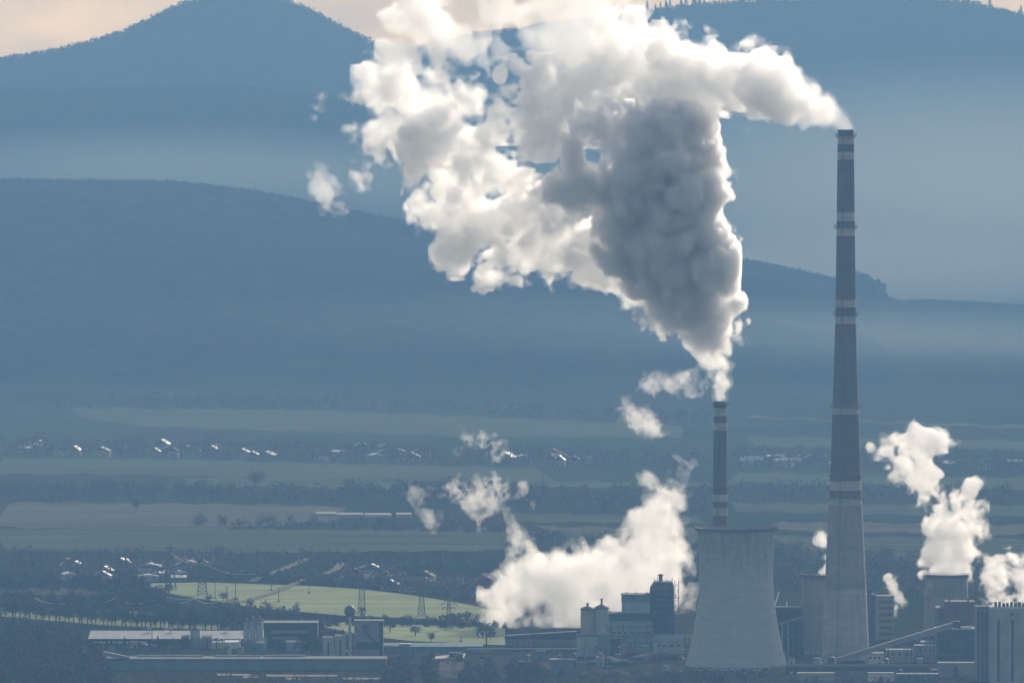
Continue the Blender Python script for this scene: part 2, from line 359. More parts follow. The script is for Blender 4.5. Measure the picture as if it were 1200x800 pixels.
tallrows=[(152,980.5,999.6),(265,980,1001.5),(368,979,1003.3),(420,977.7,1004.5),(475,976,1006.8),(560,973.6,1009.4),(585,972.4,1011),(640,970,1014),(690,967.5,1016.6),(772,964.5,1021)]
chimney(5000,991,tallrows,
 [(152,160,3),(160,169,1),(169,178,3),(178,187,1),(187,249,4),(249,259,1),(259,267,3),(267,276,1),(276,283,2),(283,344,4),(344,351,2),(351,360,1),(360,370,3),(370,379,1),(379,388,2),(388,474,4),(474,478,5),(478,485,1),(485,553,4),(553,563,2),(563,574,1),(574,583,2),(583,591,1),(591,690,5)],
 [159,266,368,475,556,582],'very tall tapering concrete chimney with pale and dark bands','in')
chimney(5100,844,[(470,836.4,851.4),(617,835.3,853.2),(762,833,856)],
 [(470,478,3),(478,487,1),(487,495.5,2),(495.5,504,1),(504,570,4),(570,579,2),(579,587,1),(587,595,2),(595,604,1),(604,640,2),(640,762,5)],
 [472.5,570],'shorter banded chimney rising behind the great cooling tower','in')
def tower(Y,cx,rows,label,n=64,mat=None,legs=True):
    t=thing('cooling_tower',(X(cx,Y),Y,0),label,'cooling tower')
    rows=sorted(rows,reverse=True); prof=[(w/2*Y/F,max(Z(py,Y),4.5 if legs else 0)) for py,w in rows]
    inner=[(r-.7,z) for r,z in reversed(prof)]
    m=MB(); m.lathe(prof+inner,n,cap=False); m.build('shell',mat or conc,t,True)
    r,z=prof[-1]; q=MB(); q.lathe([(r,z-1.4),(r+.9,z-1.1),(r+.9,z+.35),(r-.5,z+.35),(r-.5,z-.2)],n,cap=False); q.build('rim',conc_d,t)
    rail_ring(r+.8,z+.3,40,1.1).build('railing',railm,t)
    if legs:
        r,z=prof[0]; l=MB(); k2=28
        for k in range(k2):
            a=k*2*math.pi/k2
            for s in (-1,1):
                b=a+s*math.pi/k2; l.beam(((r+1)*math.cos(b),(r+1)*math.sin(b),0),(r*math.cos(a),r*math.sin(a),z+.2),.8)
        l.build('support_columns',conc,t)
        p=MB(); p.lathe([(r+3,0),(r+3,1.2),(r+2.4,1.2),(r+2.4,.5)],n,cap=True); p.build('basin',conc_d,t)
    return t
def tower_mat(name,lc,dc):
    "pale concrete, the upper part darkened by dense run-off streaks below the rim"
    m=streaky(name,lc,dc,.35,1.6); n=m.node_tree; b=n.nodes['Principled BSDF']; src=b.inputs['Base Color'].links[0].from_socket
    t=n.nodes.new('ShaderNodeTexCoord'); s=n.nodes.new('ShaderNodeSeparateXYZ'); n.links.new(t.outputs['Object'],s.inputs[0])
    at=n.nodes.new('ShaderNodeMath'); at.operation='ARCTAN2'; n.links.new(s.outputs[1],at.inputs[0]); n.links.new(s.outputs[0],at.inputs[1])
    c=n.nodes.new('ShaderNodeCombineXYZ'); n.links.new(at.outputs[0],c.inputs[0])
    zs=n.nodes.new('ShaderNodeMath'); zs.operation='MULTIPLY'; zs.inputs[1].default_value=.012; n.links.new(s.outputs[2],zs.inputs[0]); n.links.new(zs.outputs[0],c.inputs[1])
    x=n.nodes.new('ShaderNodeTexNoise'); x.inputs['Scale'].default_value=9; x.inputs['Detail'].default_value=4; x.inputs['Roughness'].default_value=.7; n.links.new(c.outputs[0],x.inputs['Vector'])
    # streaks reach down by different lengths
    h=n.nodes.new('ShaderNodeMapRange'); h.inputs[1].default_value=38; h.inputs[2].default_value=78; h.inputs[3].default_value=0; h.inputs[4].default_value=.42; n.links.new(s.outputs[2],h.inputs[0])
    ad=n.nodes.new('ShaderNodeMath'); ad.operation='ADD'; n.links.new(x.outputs[0],ad.inputs[0]); n.links.new(h.outputs[0],ad.inputs[1])
    r=n.nodes.new('ShaderNodeValToRGB'); r.color_ramp.elements[0].position=.66; r.color_ramp.elements[0].color=(1,1,1,1); r.color_ramp.elements[1].position=.95; r.color_ramp.elements[1].color=(.62,.62,.63,1); n.links.new(ad.outputs[0],r.inputs[0])
    ml=n.nodes.new('ShaderNodeMix'); ml.data_type='RGBA'; ml.blend_type='MULTIPLY'; ml.inputs[0].default_value=1
    n.links.new(src,ml.inputs[6]); n.links.new(r.outputs[0],ml.inputs[7]); n.links.new(ml.outputs[2],b.inputs['Base Color']); return m
tower(4890,863,[(618.5,94),(624,91.5),(640,89),(660,87),(680,86.5),(700,89),(720,94),(740,101),(760,109),(782,120)],'huge pale concrete cooling tower with dark streaks under its rim',96,tower_mat('tower_concrete',(.37,.42,.46),(.34,.385,.42)))
tower(5060,964,[(673,49),(690,49.5),(710,50.5),(730,52),(758,56)],'small brownish cooling tower half hidden behind the tall chimney',48,conc_m)
tower(5250,1109.5,[(673,51.5),(690,50.5),(710,51.5),(735,56)],'small grey cooling tower sending up the tall steam column at right',48,conc_m)

# ------------------------------------------------------------------ boxes of the works, given by pixel edges at a distance
def bxp(m,x0,x1,yt,yb,Y,dep,mi=0):
    zb=0 if yb is None else max(0,Z(yb,Y)); m.box(X(x0,Y),X(x1,Y),Y,Y+dep,zb,Z(yt,Y),mi); return m
def rel(o,t):
    "re-seat a child built in world coordinates on its thing"
    l=t.location
    for v in o.data.vertices: v.co-=l
    o.parent=t; return o
def part(name,mat,t,fn,smooth=False):
    m=MB(); fn(m); return rel(m.build(name,mat,None,smooth),t)
def windows(t,xs,yt,yb,w,Y,mat=glass,name='window'):
    for x in xs:
        part(name,mat,t,lambda m:bxp(m,x-w/2,x+w/2,yt,yb,Y-.18,.3))
def pipe(m,pts,r,n=8):
    for p,q in zip(pts,pts[1:]): m.beam(p,q,r*1.8)
rd=random.Random(4)
# silo block with striped face, right edge
Y=4800; t=thing('silo_block',(X(1180,Y),Y,0),'pale silo block with dark vertical stripes and steaming roof fins','silo block')
part('wall',light,t,lambda m:bxp(m,1161,1262,713,None,Y,22))
for x in (1170.7,1187,1203): part('slot_window',glass,t,lambda m:bxp(m,x-1.7,x+1.7,726,798,Y-.2,.3))
part('slot_window',glass,t,lambda m:bxp(m,1184.5,1188.5,717.5,721,Y-.2,.3))
for x in (1161.6,1179,1195): part('pilaster',light,t,lambda m:bxp(m,x-.5,x+.5,714,None,Y-.35,.34))
part('parapet',white,t,lambda m:bxp(m,1160.3,1262,711,713.2,Y-.5,23))
for i in range(14):
    x=1166+i*4.6; part('roof_fin',dark,t,lambda m:bxp(m,x,x+2.6+rd.random(),704.8+rd.random()*2,711,Y+1+rd.random()*2,3))
Y=4812; t=thing('annex_tower',(X(1152,Y),Y,0),'dark blue-grey ribbed annex beside the striped silo block','building')
part('wall',grey,t,lambda m:bxp(m,1144,1160.6,712,None,Y,16))
for x in (1147,1151.5,1156): part('downpipe',dark,t,lambda m:bxp(m,x-.8,x+.8,716,None,Y-.4,.35))
part('roof_slab',roofm,t,lambda m:bxp(m,1143.4,1160.6,710.6,712,Y-.5,17))
# reddish hall behind
Y=5120; t=thing('brick_hall',(X(1120,Y),Y,0),'reddish hall in front of the right-hand cooling tower','building')
part('wall',brick,t,lambda m:bxp(m,1098,1147,712,None,Y,25)); part('upper_storey',brick,t,lambda m:bxp(m,1108,1143,704.5,712,Y+3,18))
for x in (1103,1112,1134): part('roof_vent',steel,t,lambda m:bxp(m,x,x+2,708 if x<1105 else 700.5,712.1 if x<1105 else 704.6,Y+5,1.2))
windows(t,[1104,1112,1120,1128],718,722,4,Y)
Y=5010; t=thing('coal_bunker',(X(1100,Y),Y,0),'large dark bunker building under the head of the sloping conveyor','building')
part('wall',dark,t,lambda m:bxp(m,1098,1144,738,None,Y,24)); part('roof_slab',roofm,t,lambda m:bxp(m,1097,1145,736.6,738,Y-.6,25.5))
part('canopy',white,t,lambda m:bxp(m,1123,1140,734,737,Y-1.2,3)); windows(t,[1105,1113,1121,1129,1137],750,753,4,Y)
part('lean_to',teal,t,lambda m:bxp(m,1080,1100,752,None,Y-6,18))
# conveyor gallery
Y=4950; t=thing('conveyor_gallery',(X(1040,Y),Y,0),'long sloping conveyor gallery climbing right, sunlit roof','conveyor')
A=Vector(P(956,781,Y)); B=Vector(P(1122,730.5,Y))
part('gallery',grey,t,lambda m:m.beam(A,B,3.2,2.8)); up=Vector((0,0,1.62))
part('roof',glint,t,lambda m:m.beam(A+up,B+up,3.7,.3))
part('handrail',railm,t,lambda m:m.beam(A+Vector((0,-1.9,1.9)),B+Vector((0,-1.9,1.9)),.15))
for k in (.35,.5,.66,.82,.97):
    p=A.lerp(B,k)
    part('trestle',steel,t,lambda m:[m.beam((p.x+s,Y,0),(p.x+s*.5,Y,p.z-1.5),.45) for s in (-1.6,1.6)]+[m.beam((p.x-1.4,Y,p.z*.35),(p.x+1.4,Y,p.z*.62),.25)])
part('end_house',dark,t,lambda m:bxp(m,1117,1126,727.5,736,Y-2,5))
# window-banded block
Y=5200; t=thing('office_block',(X(1033,Y),Y,0),'tall block with rows of window bands right of the tall chimney','building')
part('wall',tan,t,lambda m:bxp(m,1026,1048,699,None,Y,14)); part('stair_tower',conc_d,t,lambda m:bxp(m,1016,1026,696,None,Y+1,12))
for i in range(7): part('window_band',glass,t,lambda m:bxp(m,1030.5,1046,703+i*7.6,706+i*7.6,Y-.2,.3))
part('roof_slab',roofm,t,lambda m:bxp(m,1025.5,1048.5,698,699,Y-.4,15)); part('roof_hut',dark,t,lambda m:bxp(m,1017.5,1021.5,690,696,Y+4,3))
# low sheds under the conveyor
Y=4975
for a,b,c,ma,lab in ((1015,1036,766,white,'low pale shed left of the dark lean-to under the conveyor'),(1039,1071,762,tan,'plain tan shed beneath the conveyor'),(1073,1097,757,grey,'grey shed beneath the upper part of the conveyor')):
    t=thing('shed',(X((a+b)/2,Y),Y,0),lab,'shed'); part('wall',ma,t,lambda m:bxp(m,a,b,c,None,Y,12)); part('roof',roofm,t,lambda m:bxp(m,a-.6,b+.6,c-1,c,Y-.6,13.5))
    windows(t,[a+(b-a)*k for k in(.25,.5,.75)],c+3,c+5.5,2.6,Y); Y+=8
# pipe bridge
Y=4840; t=thing('pipe_bridge',(X(1000,Y),Y,0),'long dark level pipe bridge in front of the tall chimney foot','pipe bridge')
part('deck',dark,t,lambda m:bxp(m,921,1088,780,786,Y,3))
part('pipe',steel,t,lambda m:[m.beam((X(921,Y),Y+.6,Z(778.8,Y)),(X(1088,Y),Y+.6,Z(778.8,Y)),.7),m.beam((X(921,Y),Y+2,Z(779,Y)),(X(1088,Y),Y+2,Z(779,Y)),.5)])
for x in range(926,1088,20): part('leg',steel,t,lambda m:bxp(m,x-.5,x+.5,786,None,Y+1,.6))
for (a,b,c,Y,ma,lab) in ((1018,1048,789,4815,white,'pale low shed just below the pipe bridge'),(1052,1100,790,4812,teal,'teal low shed below the pipe bridge, right of the pale one'),(935,978,789,4818,tan,'brown low shed below the pipe bridge at its left'),(1100,1142,777,4850,grey,'grey flat shed at the right end of the pipe bridge')):
    t=thing('shed',(X((a+b)/2,Y),Y,0),lab,'shed'); part('wall',ma,t,lambda m:bxp(m,a,b,c,None,Y,9)); part('roof',roofm,t,lambda m:bxp(m,a-.5,b+.5,c-.8,c,Y-.5,10))
    part('door',dark,t,lambda m:bxp(m,(a+b)/2-2,(a+b)/2+2,c+3,None,Y-.15,.2))
Y=4660; t=thing('storage_dome',(X(1152,Y),Y,0),'sunlit tan dome roof at the bottom edge near the silo block','dome')
part('drum',tan,t,lambda m:m.lathe([(8.4,0),(8.4,4.6)],40,X(1152,Y),Y+9)); part('roof',tan,t,lambda m:m.lathe([(8.8,4.6),(7.6,5.8),(5.5,6.9),(3,7.6),(.5,7.9)],40,X(1152,Y),Y+9),True)
# pipe rack between the tower and the chimney
Y=5040; t=thing('pipe_rack',(X(925,Y),Y,0),'dark rack of beams and ducts between cooling tower and chimney','pipe rack')
part('top_duct',dark,t,lambda m:bxp(m,905,941,712,717,Y,4)); part('roof_ridge',light,t,lambda m:bxp(m,907,939,710.4,711.8,Y,4))
part('sloping_duct',grey,t,lambda m:m.beam(P(905,733,Y),P(941,722,Y),1.5,1.2)); part('back_wall',dark,t,lambda m:bxp(m,905,941,717,None,Y+5,.5))
for x in (917,924,930,937): part('column',light if x<930 else steel,t,lambda m:bxp(m,x-.9,x+.9,728,None,Y+1,.9))
part('cross_beam',steel,t,lambda m:bxp(m,905,941,744,746,Y,.6))
for (x,y,r) in ((907,699,1.2),(922,700,1)): part('flare_pipe',glint,t,lambda m:m.beam(P(x,712,Y),P(x+ (6 if r>1 else 0),y-(6 if r>1 else -4),Y),.7))
t=thing('pump_house',(X(928,4900),4900,0),'pale little pump house at the right foot of the great tower','building')
part('wall',white,t,lambda m:bxp(m,924,932,771,None,4900,5)); part('roof',roofm,t,lambda m:bxp(m,923.6,932.4,769.8,771,4899.6,6)); part('door',dark,t,lambda m:bxp(m,927,929,774,None,4899.8,.2))
# ---- central works
Y=5060; t=thing('silo',(X(688,Y),Y,0),'squat tan silo with small roof stack, left of the twin pair','silo','twin silos of the works')
def silo(t,x0,x1,yt,Y,mat,dome=5,cowl=None):
    r=(x1-x0)/2*Y/F; cx=X((x0+x1)/2,Y); z=Z(yt,Y)
    part('shell',mat,t,lambda m:m.lathe([(r,0),(r,z)],32,cx,Y+r),True)
    part('roof',roofm,t,lambda m:m.lathe([(r+.3,z-.3),(r+.3,z),(r*.7,z+dome*.3),(.5,z+dome*.5)],32,cx,Y+r),True)
    if cowl: part('vent_stack',steel,t,lambda m:m.lathe([(.6,z),(.6,z+cowl),(.9,z+cowl),(.9,z+cowl+.5),(.2,z+cowl+.8)],12,cx,Y+r))
    part('roof_rail',railm,t,lambda m:[m.beam((cx+(r)*math.cos(a*.35),Y+r+r*math.sin(a*.35),z),(cx+r*math.cos(a*.35),Y+r+r*math.sin(a*.35),z+1.4),.12) for a in range(18)])
silo(t,680.5,697,714,Y,tan,4,3)
t=thing('silo',(X(704,Y),Y,0),'pale silo with taller roof stack, right of the twin pair','silo','twin silos of the works'); silo(t,697,713.5,713,Y,light,5,5)
t=thing('silo_stair',(X(712,5056),5056,0),'zigzag steel stair climbing the right twin silo','stair'); part('frame',steel,t,lambda m:[m.beam(P(709 if k%2 else 715,763-k*6,5055),P(715 if k%2 else 709,757-k*6,5055),.35) for k in range(8)]); part('post',steel,t,lambda m:m.beam(P(715.3,763,5055),P(715.3,714,5055),.35))
t=thing('loading_house',(X(696,5045),5045,0),'light block in front of the feet of the twin silos','building')
part('wall',light,t,lambda m:bxp(m,676,699.5,745,None,5045,10)); part('side_wall',tealr,t,lambda m:bxp(m,699.6,714.5,743,None,5047,9)); part('roof',roofm,t,lambda m:bxp(m,675.5,700,743.8,745,5044.6,11))
Y=5080; t=thing('works_building',(X(740,Y),Y,0),'stepped pale works building with dark roof lines, centre of the plant','building')
part('wall',light,t,lambda m:bxp(m,713.5,765,727,None,Y,22)); part('roof_band',dark,t,lambda m:bxp(m,713.2,765.3,718.6,727,Y-.3,23))
part('upper_wall',light,t,lambda m:bxp(m,729,762,705,718.6,Y+3,16)); part('upper_roof',teal,t,lambda m:bxp(m,728.5,762.4,697,705,Y+2.6,17)); part('upper_slab',roofm,t,lambda m:bxp(m,728,763,696,697,Y+2.2,18))
windows(t,[719,726,733,740.5,748,754,760],740,742.4,5,Y); part('gate',dark,t,lambda m:bxp(m,716,727,748,None,Y-.2,.3)); part('gate',tan,t,lambda m:bxp(m,733,741,750,None,Y-.2,.3))
for x in (717.5,731,744,758,763): part('downpipe',dark,t,lambda m:bxp(m,x-.3,x+.3,727.5,762,Y-.45,.4))
for y in (734,745,753): part('wall_duct',steel,t,lambda m:m.beam(P(714,y,Y-.6),P(765,y-.5,Y-.6),.4))
for x in (734,745,757): part('roof_vent',steel,t,lambda m:bxp(m,x,x+1.6,693.5,696,Y+9,1))
Y=5085; t=thing('boiler_house',(X(776,Y),Y,0),'dark rounded-top boiler house with platforms and roof vessel','building')
part('wall',dark,t,lambda m:bxp(m,761.8,790,692,None,Y+1,14))
def cap(m):
    a=[(761.8,692),(762.3,688),(767.5,681.5),(787.5,681.5),(789.6,685),(790,692)]
    p=[P(x,y,Y+1) for x,y in a]; q=[(v[0],v[1]+14,v[2]) for v in p]; m.face(p); m.face(q[::-1])
    for i in range(len(p)): j=(i+1)%len(p); m.face([p[i],q[i],q[j],p[j]])
part('roof',steel,t,cap)
part('panel',steel,t,lambda m:[bxp(m,766+(i%3),786-(i%2)*5,694+i*7,696.5+i*7,Y+.6,.35) for i in range(6)])
part('vessel',brick,t,lambda m:m.lathe([(1.1,Z(681.5,Y)),(1.1,Z(675,Y)),(1.7,Z(674.8,Y)),(1.6,Z(673.4,Y)),(.3,Z(672.6,Y))],16,X(774.5,Y),Y+6))
for x,h in ((767,678),(770.5,676),(781,678),(784,679),(788,677)): part('vent_pipe',steel,t,lambda m:m.beam(P(x,682,Y+4),P(x,h,Y+4),.35))
part('roof_rail',railm,t,lambda m:[m.beam(P(766,679.2,Y+2),P(790,679.2,Y+2),.14)]+[m.beam(P(766+k*3,679.2,Y+2),P(766+k*3,684,Y+2),.12) for k in range(9)])
def lattice(m):
    for x in (791,795.5):
        for d in (0,5): m.beam((X(x,Y),Y+d,0),(X(x,Y),Y+d,Z(681,Y)),.35)
    z=0; k=0; zt=Z(681,Y)
    while z<zt-3:
        a,b=(791,795.5) if k%2 else (795.5,791); m.beam((X(a,Y),Y,z),(X(b,Y),Y,z+3),.22); m.beam((X(791,Y),Y,z+3),(X(795.5,Y),Y,z+3),.3); z+=3; k+=1
    for yy in (700,715,728): m.box(X(787,Y),X(797,Y),Y-1.5,Y+5,Z(yy,Y)-.2,Z(yy,Y))
part('stair_frame',steel,t,lattice)
for i in range(5): part('duct_or_shadow',rust if i%2 else steel,t,lambda m:m.beam(P(763+i*5,760,Y-1),P(768+i*5,735-i*4,Y-1),.8))
t=thing('works_hall',(X(783,5062),5062,0),'low teal-roofed hall between boiler house and great tower','building')
part('wall',light,t,lambda m:bxp(m,765,801,751,None,5062,14)); part('roof',tealr,t,lambda m:(m.gable(X(764.5,5062),X(801.5,5062),5061,5077,Z(751,5062),Z(743,5066))))
windows(t,[771,779,787,795],754.5,757,4.5,5062)
for x,yy,lab in ((807,749,'bright sunlit green container left of the great tower base'),):
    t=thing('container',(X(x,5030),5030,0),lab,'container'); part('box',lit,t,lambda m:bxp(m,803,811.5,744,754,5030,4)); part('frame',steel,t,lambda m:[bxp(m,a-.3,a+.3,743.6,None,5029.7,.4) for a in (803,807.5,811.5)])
Y=5150; t=thing('sloping_gallery',(X(634,Y),Y,0),'long low gallery with gently rising dark roof before the steam bank','building')
def gal(m,y0,y1,yb,mi=0,d=9,o=0):
    p=[P(592-o,y0,Y-o),P(676+o,y1,Y-o),P(676+o,yb,Y-o),P(592-o,yb,Y-o)]; q=[(v[0],v[1]+d+2*o,v[2]) for v in p]; m.face(p); m.face(q[::-1])
    for i in range(4): j=(i+1)%4; m.face([p[i],q[i],q[j],p[j]])
part('wall',grey,t,lambda m:gal(m,746,741,757)); part('roof',dark,t,lambda m:gal(m,744.6,739.5,748.5,o=.5))
for i in range(14): part('post',steel,t,lambda m:bxp(m,595+i*6,595.5+i*6,750,757,Y-.3,.25))
Y=5075; t=thing('rail_bridge',(X(610,Y),Y,0),'low dark rail trestle with thin railing left of the silos','bridge')
part('deck',dark,t,lambda m:bxp(m,545,680,760,763,Y,5)); part('railing',railm,t,lambda m:[m.beam(P(545,757,Y),P(680,757,Y),.12)]+[m.beam(P(546+k*3.5,757,Y),P(546+k*3.5,760,Y),.1) for k in range(38)])
for i in range(12): part('pier',conc_d,t,lambda m:bxp(m,548+i*11.5,550+i*11.5,763,None,Y+1,2))
Y=4870; t=thing('block_house',(X(658,Y),Y,0),'dark teal windowless block in the yard below the gallery','building')
part('wall',teal,t,lambda m:bxp(m,645,672,774,None,Y,11)); part('roof',roofm,t,lambda m:bxp(m,644.3,672.7,772.4,774,Y-.5,12)); part('hatch',dark,t,lambda m:bxp(m,655,661,782,None,Y-.15,.2))
# long teal roof / sheds in the middle
Y=5090; t=thing('long_shed',(X(505,Y),Y,0),'long low teal shed with bright strip roof right of the pale block','building')
part('wall',teal,t,lambda m:bxp(m,449,565,757,None,Y,14)); part('roof',tealr,t,lambda m:m.gable(X(448,Y),X(566,Y),Y-1,Y+15,Z(757,Y),Z(753.5,Y)))
for a,b,y in ((450,464,755.4),(468,482,753.6),(479,520,756.6)): part('roof_light',glint,t,lambda m:m.box(X(a,Y),X(b,Y),Y+1,Y+4.5,Z(y+.5,Y),Z(y,Y)))
# ---- left group
Y=5165; t=thing('long_hall',(X(216,Y),Y,0),'very long grey-roofed hall behind the row of spruces','hall')
part('wall',dark,t,lambda m:bxp(m,104,331,748,None,Y,30)); part('roof',surf('sheet_roof',(.18,.2,.22),rough=.5,var=.12,scale=.1,stretch=(4,.3,1),spec=.5),t,lambda m:m.gable(X(103,Y),X(332,Y),Y-1,Y+58,Z(748,Y),Z(738.5,Y+28)))
for a,b in ((106,128),(131,150),(153,172),(230,246)): part('window_strip',white,t,lambda m:bxp(m,a,b,751,753.5,Y-.2,.3))
for x in (170,196,262,286): part('roof_vent',steel,t,lambda m:m.box(X(x,Y),X(x+4,Y),Y+20,Y+24,Z(741,Y),Z(738.5,Y)))
Y=4915; t=thing('teal_warehouse',(X(285,Y),Y,0),'very long flat teal warehouse with pale strip along its roof edge','hall')
part('wall',teal,t,lambda m:bxp(m,124,452,773,None,Y,26)); part('roof',dark,t,lambda m:bxp(m,123,453,771.6,773,Y-.8,28))
for a,b in ((160,238),(252,305),(308,357)): part('roof_light',light,t,lambda m:bxp(m,a,b,767.2,771.6,Y+18,2))
part('end_ramp',grey,t,lambda m:m.beam(P(122,765,Y+10),P(150,771,Y),2.2))
Y=5110
for x0,x1,yt,lab in ((285,291.6,728,'leftmost of three tall pale silos by the dark building'),(292,299.3,726,'middle of three tall pale silos by the dark building'),(299.7,308,726,'rightmost of three tall pale silos by the dark building')):
    t=thing('silo',(X((x0+x1)/2,Y),Y,0),lab,'silo','three tall silos'); silo(t,x0,x1,yt,Y,light,2,1.4)
t=thing('silo',(X(228,5130),5130,0),'single pale silo in front of the long hall','silo'); silo(t,222.5,234.5,737,5130,light,2,1.2)
for a,b,c,Y,ma,lab in ((212,221,746,5125,dark,'small dark bin left of the single pale silo'),(236,248,746,5128,grey,'grey box building right of the single pale silo'),(249,281,752,5122,white,'bright low white-roofed shed between the silos'),(284,309,753,5100,teal,'teal base block under the three tall silos'),(335,354,752,5100,light,'small light house before the dark flat building'),(378,391,747,5015,light,'left pale tank block beside the water tower'),(392.5,405,745,5015,light,'right pale tank block beside the water tower stem')):
    t=thing('block_building',(X((a+b)/2,Y),Y,0),lab,'building'); part('wall',ma,t,lambda m:bxp(m,a,b,c,None,Y,8))
    part('roof',glint if ma is white else roofm,t,lambda m:m.gable(X(a-.4,Y),X(b+.4,Y),Y-.5,Y+8.5,Z(c,Y),Z(c-2,Y))); part('door',dark,t,lambda m:bxp(m,(a+b)/2-1,(a+b)/2+1,c+5,None,Y-.15,.2))
for k,x in enumerate((256,261,281)):
    t=thing('roof_cowl',(X(x,5120),5120,Z(752,5120)),['left white cowl on the bright low shed','middle white cowl on the bright low shed','white cowl at the right end of the bright low shed'][k],'cowl','shed cowls'); part('hood',white,t,lambda m:m.beam(P(x-1,747,5121),P(x+1,750,5121),.9)); part('stub',steel,t,lambda m:m.beam(P(x,752,5121),P(x,749,5121),.5))
Y=5135; t=thing('dark_building',(X(341,Y),Y,0),'long dark flat-roofed building right of the three silos','building')
part('wall',dark,t,lambda m:bxp(m,309,372,731,None,Y,20)); part('roof',roofm,t,lambda m:bxp(m,308.5,372.5,729,731,Y-.6,21.5)); part('window_band',grey,t,lambda m:bxp(m,318,360,738,741.5,Y-.2,.3)); part('window_band',grey,t,lambda m:bxp(m,318,350,746,748.5,Y-.2,.3))
Y=5030; t=thing('pale_block',(X(432,Y),Y,0),'tall pale block with dark sloping shadow shape on its face','building')
part('wall',grey,t,lambda m:bxp(m,415,444.5,728,None,Y,12)); part('dark_side',dark,t,lambda m:bxp(m,444.6,449,728.6,None,Y+.5,12)); part('roof',roofm,t,lambda m:bxp(m,414.5,449.5,726.8,728,Y-.5,13.5))
part('duct_or_shadow',dark,t,lambda m:[m.beam(P(428,733,Y-.9),P(427,739,Y-.9),1.0),m.beam(P(427,739,Y-.9),P(444,757,Y-.9),1.0),m.box(X(425,Y),X(432,Y),Y-1.6,Y-.1,Z(735,Y),Z(731.5,Y))]); part('base_band',dark,t,lambda m:bxp(m,416,444,752,760,Y-.25,.3))  # shadow pattern and dark right side built as dark bars and slabs
Y=5000; t=thing('water_tower',(X(409.8,Y),Y,0),'ball-shaped water tower on a slim pale stem','water tower')
r=6.6*Y/F; cz=Z(715.5,Y)
part('stem',light,t,lambda m:m.lathe([(1.1,0),(.85,10),(.8,cz-r*.8)],20,X(409.8,Y),Y),True)
part('tank',steel,t,lambda m:m.lathe([(.8,cz-r),]+[(r*math.cos(a),cz+r*math.sin(a)) for a in np.linspace(-1.3,1.5,16)],32,X(409.8,Y),Y),True)
part('band',railm,t,lambda m:m.lathe([(r+.05,cz-.25),(r+.3,cz-.25),(r+.3,cz+.15),(r+.05,cz+.15)],32,X(409.8,Y),Y,cap=False))
part('bracket',white,t,lambda m:[bxp(m,404,409,740,743,Y-.3,.6),bxp(m,404,413,761,763,Y-.5,1)])
# heaps of coal and soil
def heap(name,x0,x1,ytop,Y,dep,mat,label,seed):
    r_=np.random.default_rng(seed); n=22; wx=(x1-x0)*Y/F; h=Z(ytop,Y+dep/2); cx=X((x0+x1)/2,Y); v=[]
    for i in range(n+1):
        for j in range(n+1):
            u=i/n*2-1; w_=j/n*2-1; q=max(0,1-max(abs(u)**1.6,abs(w_)**1.6)); v.append((u*wx/2,w_*dep/2+dep/2,h*q**.7*(.75+.25*math.sin(u*5+seed)*math.cos(u*3.1))*(1+r_.normal()*.04)-.02))
    I=np.arange((n+1)**2).reshape(n+1,n+1); o=mesh(name,v,np.stack([I[:-1,:-1],I[1:,:-1],I[1:,1:],I[:-1,1:]],-1).reshape(-1,4),mat,smooth=True); o.location=(cx,Y,0); tag(o,label,'heap')
heap('coal_heap',735,804,762,5010,28,coal,'long dark coal heap in front of the boiler house',1)
heap('coal_heap',690,742,768,4960,25,coal,'dark coal heap below the twin silos',2)
heap('soil_heap',596,646,772,4925,40,soil,'broad brown soil heap left of the dark block',3)
heap('soil_heap',676,740,780,4850,40,soil,'low brown soil heap right of the dark block',4)
heap('soil_heap',735,806,783,4830,36,soil,'brown soil bank beside the foot of the great tower',5)
# lamps and small sparkling tanks in the yard
lampm=surf('lamp_steel',(.4,.4,.42),rough=.3,metal=.8)
for k,(x,y) in enumerate(((726,772),(731,769),(757,771),(769,769),(779,767),(800,775),(700,784),(620,782))):
    g_=G(x,y+4); t=thing('yard_lamp',(g_[0],g_[1],0),'thin yard lamp mast among the coal heaps','lamp','yard lamps'); 
    if k==0: pass
    m=MB(); m.beam((0,0,0),(0,0,9),.25); m.build('mast',lampm,t); m=MB(); m.box(-.9,.9,-.3,.3,8.9,9.3); m.build('lamp_head',glint,t)

